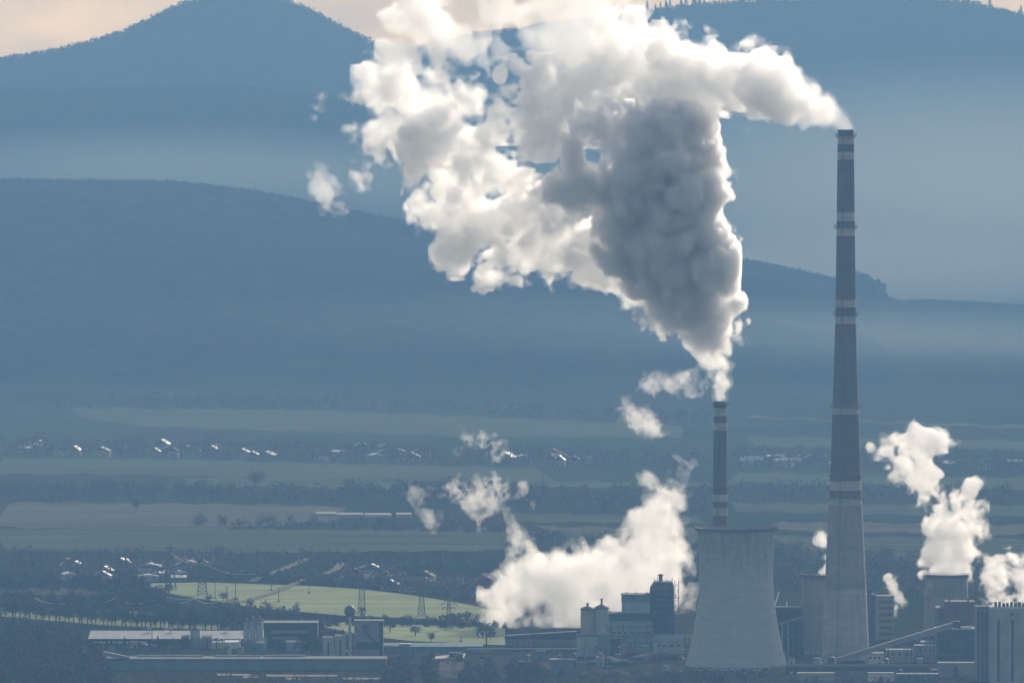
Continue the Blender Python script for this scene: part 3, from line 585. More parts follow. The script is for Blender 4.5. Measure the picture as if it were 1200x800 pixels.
# clutter of the yard: huts, tanks, pipes on stands
def clutter(x0,x1,y0,y1,n,seed,where):
    r_=random.Random(seed)
    for k in range(n):
        x=r_.uniform(x0,x1); y=r_.uniform(y0,y1); g_=G(x,y); ty=k%4
        if ty==0:
            t=thing('equipment_hut',g_,'small equipment hut '+where,'hut','equipment huts '+where); L=r_.uniform(2.5,7); h=r_.uniform(2.4,5); ma=r_.choice((grey,dark,light,teal,tan,dark))
            m=MB(); m.box(-L/2,L/2,0,4,0,h); m.build('wall',ma,t); m=MB(); m.box(-L/2-.3,L/2+.3,-.3,4.3,h,h+.3); m.build('roof',roofm,t); m=MB(); m.box(-.5,.5,-.1,.05,0,2); m.build('door',dark,t)
        elif ty==1:
            t=thing('storage_tank',g_,'small round storage tank '+where,'tank','storage tanks '+where); r=r_.uniform(1.2,2.6); h=r_.uniform(3,8)
            m=MB(); m.lathe([(r,0),(r,h),(r*.5,h+.6)],20); m.build('shell',r_.choice((steel,grey,light,rust)),t,True); m=MB(); m.lathe([(r+.1,h-.3),(r+.25,h-.3),(r+.25,h),(r+.1,h)],20,cap=False); m.build('rim',steel,t)
        elif ty==2:
            t=thing('pipe_run',g_,'pipe run on low stands '+where,'pipe','pipe runs '+where); L=r_.uniform(10,30); h=r_.uniform(2.5,6)
            m=MB(); m.beam((-L/2,0,h),(L/2,0,h),.6); m.beam((-L/2,1,h),(L/2,1,h),.4); m.build('pipe',r_.choice((steel,rust,grey)),t)
            for q in range(5): m=MB(); m.box(-L/2+q*L/4-.15,-L/2+q*L/4+.15,-.2,1.2,0,h-.3); m.build('stand',steel,t)
        else:
            t=thing('lattice_mast',g_,'slim lattice mast '+where,'mast','lattice masts '+where); h=r_.uniform(7,15); m=MB()
            for s in (-.5,.5): m.beam((s,0,0),(s*.5,0,h),.2)
            for q in range(6): m.beam((-.5,0,q*h/6),(.5,0,(q+1)*h/6),.12)
            m.build('frame',steel,t); m=MB(); m.box(-1.2,1.2,-.4,.4,h,h+.3); m.build('head',steel,t)
clutter(520,800,766,792,26,5,'in the yard below the grey works')
clutter(926,1142,770,796,26,6,'among the sheds by the pipe bridge')
clutter(140,445,757,768,18,7,'between the long hall and the teal warehouse')
clutter(906,960,748,772,8,8,'beside the dark pipe rack')
clutter(1022,1140,742,764,10,9,'behind the sloping conveyor')
# ------------------------------------------------------------------ trees
twig=surf('bare_twigs',(.05,.042,.034),var=.35,scale=.5)
twig2=surf('grey_twigs',(.11,.1,.088),var=.35,scale=.5)  # paler twigs for scrub, also carrying haze over the village belts
twig3=surf('hazed_twigs',(.1,.09,.078),var=.3,scale=.5)  # haze over the farther belts put into a paler twig colour
needle=surf('dark_needles',(.022,.032,.024),var=.35,scale=.6)
bark=surf('bark',(.06,.05,.04),var=.3,scale=1)
def tris(r_,C,size,stretch=1.0):
    n=len(C); a=r_.normal(size=(n,3)); a/=np.linalg.norm(a,axis=1)[:,None]; b=np.cross(a,r_.normal(size=(n,3))); b/=np.linalg.norm(b,axis=1)[:,None]+1e-9
    a[:,2]*=stretch; s=size*(.6+.8*r_.random((n,1)))
    V=np.stack([C+a*s,C-a*s*.7+b*s*.6,C-a*s*.4-b*s*.7],1).reshape(-1,3); return V,np.arange(3*n).reshape(n,3)
def crown_pts(r_,n,w,h,z0,lobes=7):
    L=r_.normal(size=(lobes,3)); L/=np.linalg.norm(L,axis=1)[:,None]; L*=.55; k=r_.integers(0,lobes,n)
    p=r_.normal(size=(n,3)); p/=np.linalg.norm(p,axis=1)[:,None]; p*=r_.random((n,1))**(1/2.2)*.52
    p=p+L[k]; p[:,:2]*=w/2; p[:,2]=p[:,2]*h/2+z0+h/2; return p
def make_tree(kind,seed,h=1.0):
    "prototype, unit: metres"
    r_=np.random.default_rng(seed); m=MB()
    t=bpy.data.objects.new('bare_tree' if kind=='b' else 'spruce',None)
    if kind=='b':
        m.beam((0,0,0),(.1,0,4.5),.5); m.beam((.1,0,4.5),(.2,.1,8),.3)
        for k in range(9):
            a=k*2.4; m.beam((.1,0,2.8+k*.5),(2.6*math.cos(a),2.6*math.sin(a),6+k*.5),.17)
        V,f=tris(r_,crown_pts(r_,420,8,8.6,2.2),.42,1.3); mt=twig
    else:
        m.beam((0,0,0),(0,0,8.5),.3)
        z=r_.random(420)**.8; a=r_.random(420)*6.283; rr=(1-z)**.9*2.3*(.35+.65*r_.random(420)**.5)*(1+.25*np.sin(z*40))
        V,f=tris(r_,np.stack([rr*np.cos(a),rr*np.sin(a),.8+z*9.2],1),.42,.7); mt=needle
    return t,m,V,f,mt
protos={}
def tree(kind,v,x,y,h,label,group,cat='tree',wide=1):
    key=(kind,v)
    if key not in protos:
        t,m,V,f,mt=make_tree(kind,100+v*7+(kind=='s')); tr=m.build('trunk',bark,t); cr_=mesh('crown',V,f,mt,t); sc.collection.objects.link(t); protos[key]=t; o=t
    else: o=copy_tree(protos[key])
    o.location=(x,y,gz(x,y)-.1); s=h/(10.5 if kind=='b' else 10); o.scale=(s*wide,s*wide,s); o.rotation_euler=(0,0,rd.random()*6.28); tag(o,label,cat,group); return o
def belt(name,top,bot,n,hh,mat,label,seed,quads=40,size=.55,depthjit=0):
    "a hedge or wood: many crowns scattered on the ground between two pixel lines"
    r_=np.random.default_rng(seed); top=np.array(top,float); bot=np.array(bot,float); VV=[];x0,x1=top[0,0],top[-1,0]
    C=[]
    ph=r_.random(6)*9
    for k in range(n):
        px=x0+(x1-x0)*r_.random(); cl=.5+.5*math.sin(px*.09+ph[0])*math.sin(px*.031+ph[1])+.35*math.sin(px*.23+ph[2])
        if r_.random()>.25+cl: continue
        a=np.interp(px,top[:,0],top[:,1]); b=np.interp(px,bot[:,0],bot[:,1]); p=G(px,b+(a-b)*r_.random())
        h=hh*(.4+.5*r_.random()+.35*max(0,cl)); q=crown_pts(r_,quads,h*.9,h,0,5)+np.array(p); q[:,2]=np.maximum(q[:,2],p[2]+.2); C.append(q)
    V,f=tris(r_,np.concatenate(C),size*hh/8,1.5); o=mesh(name,V,f,mat); tag(o,label,name.replace('_',' '),kind='stuff'); return o
# shelter belts and hedges of the plain (the baseline follows the photograph's dark bands)
B=belt
B('woodland',[(-6,733),(40,738),(75,745),(105,760),(128,792)],[(-6,815),(40,815),(75,815),(105,812),(128,810)],900,9,twig,'dark leafless wood on the near left knoll',1,70,.7)
B('tree_belt',[(0,700),(60,704),(125,706),(210,712)],[(0,716),(60,717),(125,721),(210,729)],420,8,twig,'dark leafless tree belt between the two pale strips at left',2,70)
B('tree_belt',[(0,684),(70,684),(125,684),(170,688)],[(0,692),(70,694),(125,697),(170,700)],260,9,twig,'dim belt of trees behind the pale strip at far left',3,60)
B('tree_belt',[(125,698),(180,702),(205,705)],[(125,712),(180,714),(205,716)],170,10,twig,'dark thicket at the left tip of the bright field',4,70)
B('tree_belt',[(200,714),(300,722),(380,727),(480,730),(592,734)],[(200,734),(300,738),(360,738),(480,735),(592,738)],560,6,twig,'dark hedge winding between the two bright fields',5,70)
B('scrub',[(240,706),(290,712),(350,716)],[(240,716),(290,724),(350,728)],130,7,twig2,'bushes on the lower edge of the bright field',6,70)
B('scrub',[(500,722),(550,724),(582,728)],[(500,729),(550,731),(582,733)],70,6,twig,'bush clump on the edge of the bright field near the steam',7,70)
B('tree_belt',[(262,732),(300,742),(380,748),(415,752)],[(262,744),(300,752),(380,758),(415,768)],150,8,twig,'bare trees around the silos and the dark building',8,70)
B('woodland',[(452,786),(470,776),(490,774),(512,782)],[(454,812),(470,812),(490,812),(512,812)],150,8,twig,'dark tree clump right of the teal warehouse',9,90,.6)
B('woodland',[(540,794),(565,778),(600,780),(640,794)],[(543,812),(555,812),(600,812),(640,812)],220,7.5,twig,'dark tree clump left of the dark teal block',10,90,.6)
B('scrub',[(640,800),(740,792),(805,788),(925,790)],[(640,815),(740,815),(805,815),(925,815)],420,6,twig2,'leafless scrub along the bottom under the great tower',11,60)
B('scrub',[(130,792),(280,794),(450,798)],[(130,812),(280,814),(450,814)],360,4.5,twig2,'low leafless scrub before the teal warehouse',12,50)
B('scrub',[(925,786),(1000,790),(1145,792)],[(925,812),(1000,812),(1145,812)],200,5,twig,'scrub below the sheds at lower right',13,50)
B('tree_belt',[(0,660),(80,664),(200,672),(300,678),(420,684),(480,690),(560,698)],[(0,676),(80,680),(200,681),(300,680),(420,688),(480,695),(560,704)],700,10,twig2,'hazy trees around the nearer village',14,40)
B('tree_belt',[(0,648),(200,650),(420,655),(600,662)],[(0,664),(200,664),(420,668),(600,676)],350,9,twig2,'hazy gardens behind the nearer village',141,34)
B('tree_belt',[(0,577),(150,576),(330,580),(400,582)],[(0,586),(150,587),(330,591),(400,592)],800,13,twig3,'long dark tree belt in the middle of the plain, left',15,30)
B('tree_belt',[(400,578),(560,576),(640,580),(760,578),(830,580)],[(400,588),(560,590),(640,600),(760,601),(830,600)],800,13,twig3,'long dark tree belt in the middle of the plain, centre',16,30)
B('tree_belt',[(230,613),(300,615),(380,618),(480,620),(590,622)],[(230,619),(300,621),(380,622),(480,624),(590,626)],260,10,twig3,'thin line of trees behind the greenhouses',17,30)
B('tree_belt',[(0,518),(120,520),(300,524),(420,530),(560,534),(700,536),(830,540)],[(0,536),(120,537),(300,539),(420,542),(560,545),(700,548),(830,552)],1700,12,twig2,'hazy trees wrapping the far village',18,22)
B('tree_belt',[(0,462),(100,468),(200,474),(355,476)],[(0,480),(100,482),(200,482),(355,481)],900,16,twig3,'dark wood edge at the foot of the hill, left',19,20)
B('tree_belt',[(330,476),(520,481),(700,488),(830,495)],[(330,478),(520,486),(700,495),(830,498)],500,16,twig3,'line of trees at the foot of the hill, centre',191,20)
B('tree_belt',[(860,530),(960,533),(1205,538)],[(860,548),(960,550),(1205,554)],700,13,twig2,'hazy trees around the houses at right',20,22)
B('tree_belt',[(860,574),(1000,576),(1205,580)],[(860,588),(1000,590),(1205,592)],450,13,twig3,'dark tree belt right of the chimneys',21,24)
B('tree_belt',[(860,640),(1000,650),(1205,668)],[(860,690),(1000,700),(1205,712)],1100,11,twig3,'broad dim wood behind the works at right',22,26)
B('tree_belt',[(595,630),(700,634),(835,640)],[(595,650),(700,660),(835,690)],500,11,twig3,'dim wood behind the great steam bank',23,26)
# forest on the hills: crowns along the crests and thinly down the slopes
def hillwood(name,Yc,x0,x1,n,hh,back,front,label,seed,quads=9,pw=3):
    r_=np.random.default_rng(seed); C=[]; V0=[]
    px=x0+(x1-x0)*r_.random(n); y=Yc+back-(back+front)*r_.random(n)**pw
    for a,b in zip(px,y):
        x=(a-600)*Yc/F; z=gz(x,b); h=hh*(.55+.7*r_.random()); q=crown_pts(r_,quads,h*.8,h,0,3)+np.array((x,b,z-1)); C.append(q)
    V,f=tris(r_,np.concatenate(C),hh/6,1.5); o=mesh(name,V,f,twig); tag(o,label,'forest',kind='stuff')
hillwood('hill_forest',Y1,-60,1260,14000,10,40,160,'leafless forest covering the nearest long hill',31,8)
hillwood('hill_forest',YM,-60,620,4000,11,40,120,'forest on the crest of the middle ridge',32,7)
hillwood('mountain_forest',Y2,-60,1260,9000,12,40,160,'forest on the crest of the far mountain',33,7)
hillwood('crest_wood',Y1+20,990,1034,420,24,40,60,'taller block of old trees ending sharply on the hill crest at right',34,14)
def crestspruce():
    for k in range(46):
        px=rd.choice([rd.uniform(690,830),rd.uniform(830,1195)]); x=(px-600)*Y2/F; tree('s',0,x,Y2-rd.uniform(0,40),rd.uniform(16,30),'tiny pointed spruce on the far mountain skyline','spruces along the far mountain skyline')
crestspruce()
# single trees
for k,(x,h) in enumerate(((114,7.5),(119,6),(125,9.2),(137,8),(141,6.5),(146,10),(163,8),(175,8.5),(180,6),(185,10),(194,9),(203,9.5),(208,6))):
    p=G(x,765.5+(k%3)*.5); tree('s',k%2,p[0],p[1],h,'dark spruce in the row before the long grey-roofed hall','spruce row before the long hall')
for k in range(46):
    x=2+k*5.6+rd.uniform(-2,2); p=G(x,np.interp(x,[0,130,258],[723,734,739.5])); tree('b',k%3,p[0],p[1],rd.uniform(9,14),'thin bare tree standing before the pale grass strip','bare trees before the pale strip at left')
for x,y,h,lab in ((300,571.5,17,'lone round tree standing in the middle fields'),(160,599,10,'lone small bush-like tree in the pale field at left'),(570,757,15,'spreading bare tree at the left edge of the steam bank'),(262,704,7,'round bush on the bright field below the pylons'),(245,705,6,'small bush left of the round bush on the bright field'),(457,741,9,'pale bare tree right of the tall pale block'),(487,745,7,'thin bare tree on the lower bright strip'),(505,752,6,'squat bush at the lower edge of the lower bright strip'),(197,697,9,'bare tree at the foot of the leftmost pylon'),(333,762,7,'small dark tree left of the small light house'),(424,719,5,'low bush at the foot of the pylon above the ball water tower')):
    p=G(x,y); tree('b',rd.randrange(3),p[0],p[1],h,lab,None,wide=1.5 if h<8 else 1.15)
for k in range(9):
    p=G(352+k*4.2,766+rd.random()*3); tree('b',k%3,p[0],p[1],rd.uniform(9,13),'dark bare tree between the dark building and the pale tanks','trees beside the pale tank blocks')
# ------------------------------------------------------------------ houses
wl=[surf('render_white',(.32,.31,.29),var=.1),surf('render_cream',(.26,.24,.2),var=.1),surf('render_grey',(.14,.14,.14),var=.1)]
rf=[surf('roof_tile',(.1,.065,.055),var=.3),surf('roof_slate',(.09,.09,.1),rough=.5,var=.3),surf('roof_tin',(.6,.62,.64),rough=.6,metal=.35,var=.3)]
def house(px,py,L,D,hw,hr,ridge,w_,r_,label,group):
    p=G(px,py); t=thing('house',p,label,'house',group,rz=rd.uniform(-.5,.5))
    m=MB(); m.box(-L/2,L/2,-D/2,D/2,-1.5,hw); m.build('wall',w_,t)
    m=MB(); m.gable(-L/2-.5,L/2+.5,-D/2-.6,D/2+.6,hw,hw+hr,ridge=ridge); ro=m.build('roof',r_,t)
    m=MB(); m.box(L*.2,L*.2+.8,-.4,.4,hw+hr*.4,hw+hr+.9); m.build('chimney_stack',rf[0],ro)
    for k in (-.25,.25):
        m=MB(); m.box(L*k-.6,L*k+.6,-D/2-.08,-D/2+.1,1.2,2.6); m.build('window',glass,t)
for k in range(80):
    px=[rd.uniform(15,400),rd.uniform(15,400),rd.uniform(400,500),rd.uniform(590,700)][k%4]; py=np.interp(px,[0,200,400,640,800],[536,539,542,547,551])-rd.uniform(1,12)
    tin=k%7==0; house(px,py,rd.uniform(9,16),rd.uniform(8,11),rd.uniform(4,7),1.6 if tin else rd.uniform(3,4.5),rd.choice('xy'),wl[rd.choice((0,1,2,2))],rf[2] if tin else rf[rd.choice((0,1,1))],'tiny shining tin-roofed house in the far village' if tin else 'tiny gabled house in the far village, dull roof','shining roofs of the far village' if tin else 'dull-roofed houses of the far village')
for k in range(26):
    px=rd.uniform(862,1190) if k%3 else rd.uniform(862,965); py=np.interp(px,[860,1200],[547,553])-rd.uniform(0,6)
    house(px,py,rd.uniform(9,16),9,rd.uniform(4,7),rd.uniform(2,4),rd.choice('xy'),wl[rd.choice((0,1,2))],rf[rd.choice((0,1,2))],'tiny house in the far village right of the short chimney','houses right of the chimneys')
for k in range(70):
    px=rd.uniform(70,250) if k%2 else rd.uniform(400,575); py=np.interp(px,[0,250,420,575],[681,682,688,703])-rd.uniform(0,18)
    tin=k%6==1; house(px,py,rd.uniform(8,14),rd.uniform(8,10),rd.uniform(3.2,5.5),1.4 if tin else rd.uniform(2.5,4),rd.choice('xy'),wl[rd.choice((0,0,1,2))],rf[2] if tin else rf[rd.choice((0,1))],'small house with shining tin roof in the nearer village' if tin else 'small gabled house in the nearer village, dull roof','tin-roofed houses of the nearer village' if tin else 'dull-roofed houses of the nearer village')
for a,b,y,lab in ((370,394,605,'leftmost low bright greenhouse roof in the middle fields'),(396,425,606,'second low bright greenhouse roof from the left'),(427,458,606.5,'third low bright greenhouse roof from the left'),(464,482,606,'rightmost low bright greenhouse roof')):
    p=G((a+b)/2,y); t=thing('greenhouse',p,lab,'greenhouse','greenhouses'); L=(b-a)*p[1]/F; m=MB(); m.box(-L/2,L/2,0,18,0,2.4); m.build('wall',wl[0],t); m=MB(); m.gable(-L/2,L/2,-.3,18.3,2.4,3.4); m.build('roof',wl[0],t)
# ------------------------------------------------------------------ pylons, poles and cables
pyl=surf('pylon_steel',(.07,.075,.08),rough=.6,metal=.3,var=.2)
def pylon(px,yb,yt,label,w=4.5,arms=3):
    p=G(px,yb); h=(yb-yt)*p[1]/F; t=thing('pylon',p,label,'pylon','power pylons')
    m=MB(); n=9
    for i in range(n):
        a=i/n; b=(i+1)/n; wa=w/2*(1-a)**.8+.35; wb=w/2*(1-b)**.8+.35
        for sx,sy in ((-1,-1),(1,-1),(1,1),(-1,1)):
            m.beam((sx*wa,sy*wa,a*h),(sx*wb,sy*wb,b*h),.3); m.beam((sx*wa,-wa if sy<0 else wa,a*h),(-sx*wb,-wb if sy<0 else wb,b*h),.18)
        m.beam((-wb,-wb,b*h),(wb,-wb,b*h),.2)
    m.build('mast',pyl,t)
    for k in range(arms):
        m=MB(); z=h*(.97-.12*k); L=[3,5,4][k%3]
        m.beam((-L,0,z),(L,0,z),.32); m.beam((-L,0,z),(0,0,z+1.4),.2); m.beam((L,0,z),(0,0,z+1.4),.2); ao=m.build('crossarm',pyl,t)
        for s in (-1,1): q=MB(); q.beam((s*L*.95,0,z),(s*L*.95,0,z-1.5),.25); q.build('insulator',pyl,ao)
    return p,h
def pole(px,yb,yt,label):
    p=G(px,yb); h=(yb-yt)*p[1]/F; t=thing('power_pole',p,label,'power pole','wooden power poles')
    m=MB(); m.beam((0,0,0),(0,0,h),.4); m.build('post',pyl,t); m=MB(); m.beam((-1.3,0,h-.5),(1.3,0,h-.5),.22); m.build('crossarm',pyl,t)
    m=MB(); m.lathe([(1.6,0),(.8,.8),(.2,1.2)],8); m.build('footing_shrub',twig,t); return p,h
pylon(200,692,640,'dark broad lattice pylon at the left end of the bright field',6.5)
pylon(237,697,653,'dark lattice pylon standing in the bright field, left part',5.5)
pylon(424,718,668,'slim lattice pylon at the lower edge of the bright field',4)
pylon(494,722,684,'slim lattice pylon right of the middle of the bright field',4)
pylon(526,738,702,'slim lattice pylon between the bright strips near the steam',3.2)
pylon(27,672,643,'faint far pylon at the left edge above the dim trees',3.5,2)
for x,b,tp,lab in ((252,701,668,'tall pole just right of the left field pylon'),(266,702,687,'short pole in the bright field, left group'),(276,703,683,'taller pole right of the short one in the left group'),(318,691.5,684,'tiny pole near the top edge of the bright field'),(326.5,705,688,'pole in the middle left of the bright field'),(362,695,685,'pole in the upper middle of the bright field'),(292,707,703,'stub pole at the lower left of the bright field'),(540,752,745,'short pole on the lower bright strip'),(563,741,732,'pole beside the hedge end near the steam'),(525,778,762,'pole on the lit ground between the dark clumps')):
    pole(x,b,tp,lab)
def cable(name,pts,r,sag,label,n=10):
    m=MB()
    for p,q in zip(pts,pts[1:]):
        p=Vector(p);q=Vector(q); a=[p.lerp(q,i/n)-Vector((0,0,4*sag*(i/n)*(1-i/n))) for i in range(n+1)]
        for u,v in zip(a,a[1:]): m.beam(u,v,r)
    tag(m.build(name,glint),label,'cable')
cable('power_cable',[P(x,y,5560) for x,y in ((40,700),(92,704),(135,700),(180,703),(228,701),(262,701),(300,698))],.3,3.0,'sagging power cable glinting over the dark tree belt at left')
cable('power_cable',[P(x,y,5580) for x,y in ((195,699),(240,697),(276,693))],.25,2,'shorter glinting cable across the left tip of the bright field')
cable('power_cable',[P(x,y,5690) for x,y in ((200,647),(237,659),(300,672))],.16,3,'high thin cable leaving the broad pylon')
# ------------------------------------------------------------------ smoke and steam: closed billowing bodies of scattering vapour
def bw(coords,cell,n):
    t=coords/cell; i=np.floor(t).astype(int); u=t-i
    W=np.zeros((len(coords),n),np.float32)
    for k,wt in enumerate([(1-u)**3/6,(3*u**3-6*u**2+4)/6,(-3*u**3+3*u**2+3*u+1)/6,u**3/6]): W[np.arange(len(coords)),i+k]+=wt
    return W
def bnoise(ax,cell,rng):
    W=[]
    for c in ax:
        c=c-c[0]+rng.random()*cell; W.append(bw(c,cell,int(c[-1]/cell)+5))
    L=rng.standard_normal(tuple(q.shape[1] for q in W)).astype(np.float32)
    A=np.tensordot(W[0],L,(1,0)); A=np.tensordot(A,W[1],(1,1)); A=np.tensordot(A,W[2],(1,1))
    return A*3.0
OFF=np.array([[0,0,0],[1,0,0],[0,1,0],[1,1,0],[0,0,1],[1,0,1],[0,1,1],[1,1,1]])
def nets(Fd,org,h):
    ins=Fd>0
    cnt=sum(ins[a:ins.shape[0]-1+a,b:ins.shape[1]-1+b,c:ins.shape[2]-1+c].astype(np.int8) for a,b,c in OFF)
    act=(cnt>0)&(cnt<8); ci=np.argwhere(act); idx=-np.ones(act.shape,np.int32); idx[act]=np.arange(len(ci))
    val=np.stack([Fd[ci[:,0]+o[0],ci[:,1]+o[1],ci[:,2]+o[2]] for o in OFF],1)
    acc=np.zeros((len(ci),3),np.float32); n=np.zeros(len(ci),np.float32)
    for a,b in ((0,1),(2,3),(4,5),(6,7),(0,2),(1,3),(4,6),(5,7),(0,4),(1,5),(2,6),(3,7)):
        va,vb=val[:,a],val[:,b]; m=(va>0)!=(vb>0); t=np.where(m,va/np.where(m,va-vb,1),0)
        acc+=(OFF[a]+(OFF[b]-OFF[a])*t[:,None])*m[:,None]; n+=m
    V=(ci+acc/n[:,None])*h+np.array(org); Q=[]
    for ax in range(3):
        s0=[slice(None)]*3; s1=[slice(None)]*3; s0[ax]=slice(0,-1); s1[ax]=slice(1,None); o1,o2=[a for a in range(3) if a!=ax]
        for s in (s0,s1): s[o1]=slice(1,-1); s[o2]=slice(1,-1)
        A=ins[tuple(s0)];B=ins[tuple(s1)]; e=np.argwhere(A!=B); flip=B[e[:,0],e[:,1],e[:,2]]
        base=e.copy(); base[:,o1]+=1; base[:,o2]+=1
        def gg(a,b):
            q=base.copy(); q[:,o1]-=a; q[:,o2]-=b; return idx[q[:,0],q[:,1],q[:,2]]
        q=np.stack([gg(0,0),gg(1,0),gg(1,1),gg(0,1)],1)
        if ax==1: flip=~flip
        q[flip]=q[flip][:,::-1]; Q.append(q)
    return V,np.concatenate(Q)
def cloud(name,label,cat,Y,chains,h,seed,amps,levels,pad=8,group=None,ramp=None,flat=1.0,zmin=None,warp=(22,2.2),puffs=()):
    pad=pad+1.6*warp[1]+.8*sum(puffs)
    """chains of (px,py,r_px,dy) are swept into a body, roughened by band-limited noise and skinned at nested levels"""
    s=Y/F; sp=[]
    for ch in chains:
        pts=[(np.array(P(a[0],a[1],Y+(a[3] if len(a)>3 else 0))),a[2]*s) for a in ch]
        if len(pts)==1: sp.append(pts[0])
        for (p,r),(q,t) in zip(pts,pts[1:]):
            n=max(2,int(np.linalg.norm(q-p)/(0.3*min(r,t)))+1)
            for k in range(n+1): u=k/n; sp.append((p*(1-u)+q*u,r*(1-u)+t*u))
    C=np.array([a for a,_ in sp]); Rr=np.array([b for _,b in sp])
    lo=(C-Rr[:,None]).min(0)-pad; hi=(C+Rr[:,None]).max(0)+pad
    if zmin is not None: lo[2]=max(lo[2],zmin)
    ax=[np.arange(lo[i],hi[i],h,dtype=np.float32) for i in range(3)]
    rng=np.random.default_rng(seed); D=np.full([len(a) for a in ax],-2.0*pad,np.float32)
    rise=1.0
    if ramp:   # turbulence grows away from the mouth
        m=P(ramp[0],ramp[1],Y); rise=np.clip(np.sqrt((ax[0][:,None,None]-m[0])**2+(ax[2][None,None,:]-m[2])**2)/(ramp[2]*s),.12,1).astype(np.float32)
    WX,WZ,WY=[(bnoise(ax,warp[0],rng)*warp[1]+bnoise(ax,warp[0]*.45,rng)*warp[1]*.4)*rise for _ in range(3)]
    for c,r in zip(C,Rr):
        i=[np.searchsorted(a,[c[k]-r-pad,c[k]+r+pad]) for k,a in enumerate(ax)]
        x=ax[0][i[0][0]:i[0][1],None,None];y=ax[1][None,i[1][0]:i[1][1],None];z=ax[2][None,None,i[2][0]:i[2][1]]
        sl=tuple(slice(a,b) for a,b in i); d=r-np.sqrt((x+WX[sl]-c[0])**2+((y+WY[sl]-c[1])/flat)**2+(z+WZ[sl]-c[2])**2)
        v=D[i[0][0]:i[0][1],i[1][0]:i[1][1],i[2][0]:i[2][1]]; np.maximum(v,d,out=v)
    N=0; hs=rise
    if puffs: D-=.42*sum(puffs)*rise
    for rr in puffs:    # cauliflower heads budding from the surface
        cand=np.argwhere(np.abs(D-.4*rr*rise)<rr*.3*rise); rs=np.ones(len(cand)) if not ramp else rise[cand[:,0],0,cand[:,2]]
        keep=rng.random(len(cand))<h**3/(.6*rr*rs*1.5*(rr*rs)**2)
        for c,r0 in zip(cand[keep],rs[keep]):
            r=r0*rr*(.65+.6*rng.random()); p=[ax[k][c[k]] for k in range(3)]
            i=[np.searchsorted(a,[p[k]-r-7,p[k]+r+7]) for k,a in enumerate(ax)]
            x=ax[0][i[0][0]:i[0][1],None,None];y=ax[1][None,i[1][0]:i[1][1],None];z=ax[2][None,None,i[2][0]:i[2][1]]
            d=r-np.sqrt((x-p[0])**2+(y-p[1])**2+(z-p[2])**2)
            v=D[i[0][0]:i[0][1],i[1][0]:i[1][1],i[2][0]:i[2][1]]; np.maximum(v,d,out=v)
    for cell,a,kind in amps:
        n=bnoise(ax,cell,rng); N=N+(a*(np.abs(n)-.6) if kind=='b' else a*(.6-np.abs(n)) if kind=='r' else a*n)
    N=N*hs
    D+=N
    D[0]=D[-1]=-1; D[:,0]=D[:,-1]=-1; D[:,:,0]=D[:,:,-1]=-1
    org=np.array(P(chains[0][0][0],chains[0][0][1],Y)); root=None
    for k,lv_ in enumerate(levels):
        t,mat=lv_[:2]; G_=D-t
        if len(lv_)>2:     # torn outer shreds
            for cell,a,kind in lv_[2]:
                n=bnoise(ax,cell,rng); G_=G_+(a*(.6-np.abs(n)) if kind=='r' else a*n)*hs
            G_[0]=G_[-1]=-1; G_[:,0]=G_[:,-1]=-1; G_[:,:,0]=G_[:,:,-1]=-1
        if (G_>0).sum()<20: continue
        V,Q=nets(G_,lo-org,h)
        o=mesh(name if root is None else 'dense_core',V,Q,mat,root)
        if root is None: root=o; o.location=org; tag(o,label,cat,group)
    return root
W_=(1,1,1)
TORN=[(10,2.4,'r'),(5,2.0,'r'),(2.5,1.2,'n')]; FINE=[(6,1.3,'r'),(3,1.2,'r'),(1.6,.7,'n')]
v_skin=vol('smoke_skin',W_,.14,.6); v_mid=vol('smoke_body',W_,.22,.5); v_mid2=vol('smoke_inner',W_,.14,.5); v_skin=vol('smoke_skin',W_,.13,.55); v_wisp=vol('torn_vapour',W_,.02,.6); v_core=vol('smoke_core',W_,.12,.3)
v_thin=vol('thin_vapour',W_,.02,.5); v_soft=vol('soft_steam',W_,.05,.55); v_soft2=vol('soft_steam_core',W_,.085,.5)
cloud('smoke_plume','huge billowing grey smoke plume rising from the short banded chimney','smoke plume',5100,
 [[(844,464,7.5),(844,450,9),(841,432,13),(838,408,21),(833,386,30),(824,362,34),(804,340,44),(792,318,60),(784,290,66),(780,262,64),(782,235,62),(784,210,60),(786,186,50),(776,176,42)],
  [(800,330,44),(772,305,52),(740,285,50),(715,270,44)],[(760,300,54),(742,268,56),(725,240,52),(715,208,46),(705,178,38),(695,155,26),(712,138,22)],[(675,255,25),(660,225,20)],[(740,200,50)]],
 0.9,42,[(40,4,'n'),(20,6,'b'),(9,4.6,'b'),(4.5,3.2,'b'),(2.5,1.7,'b')],[(-1.6,v_wisp,TORN),(0,v_soft),(.6,v_skin),(2.8,v_mid2),(8,v_core)],ramp=(844,468,120),flat=.46,warp=(26,2.6),pad=12,puffs=(9,5.5,3.2,2.1))
cloud('smoke_plume','bright ragged underside of the great grey plume, sunlit','smoke cloud',5150,
 [[(672,268,26),(690,298,30),(730,326,32),(770,352,30),(804,374,22)],[(672,268,26),(660,235,22)],[(720,300,30),(760,335,30)]],.9,23,[(20,4,'n'),(12,3,'b'),(6,2.4,'b'),(3.2,1.6,'b'),(2.4,.7,'n')],[(-1.5,v_wisp,TORN),(0,v_soft),(1.2,v_soft2)],flat=.6,puffs=(5,3,2))
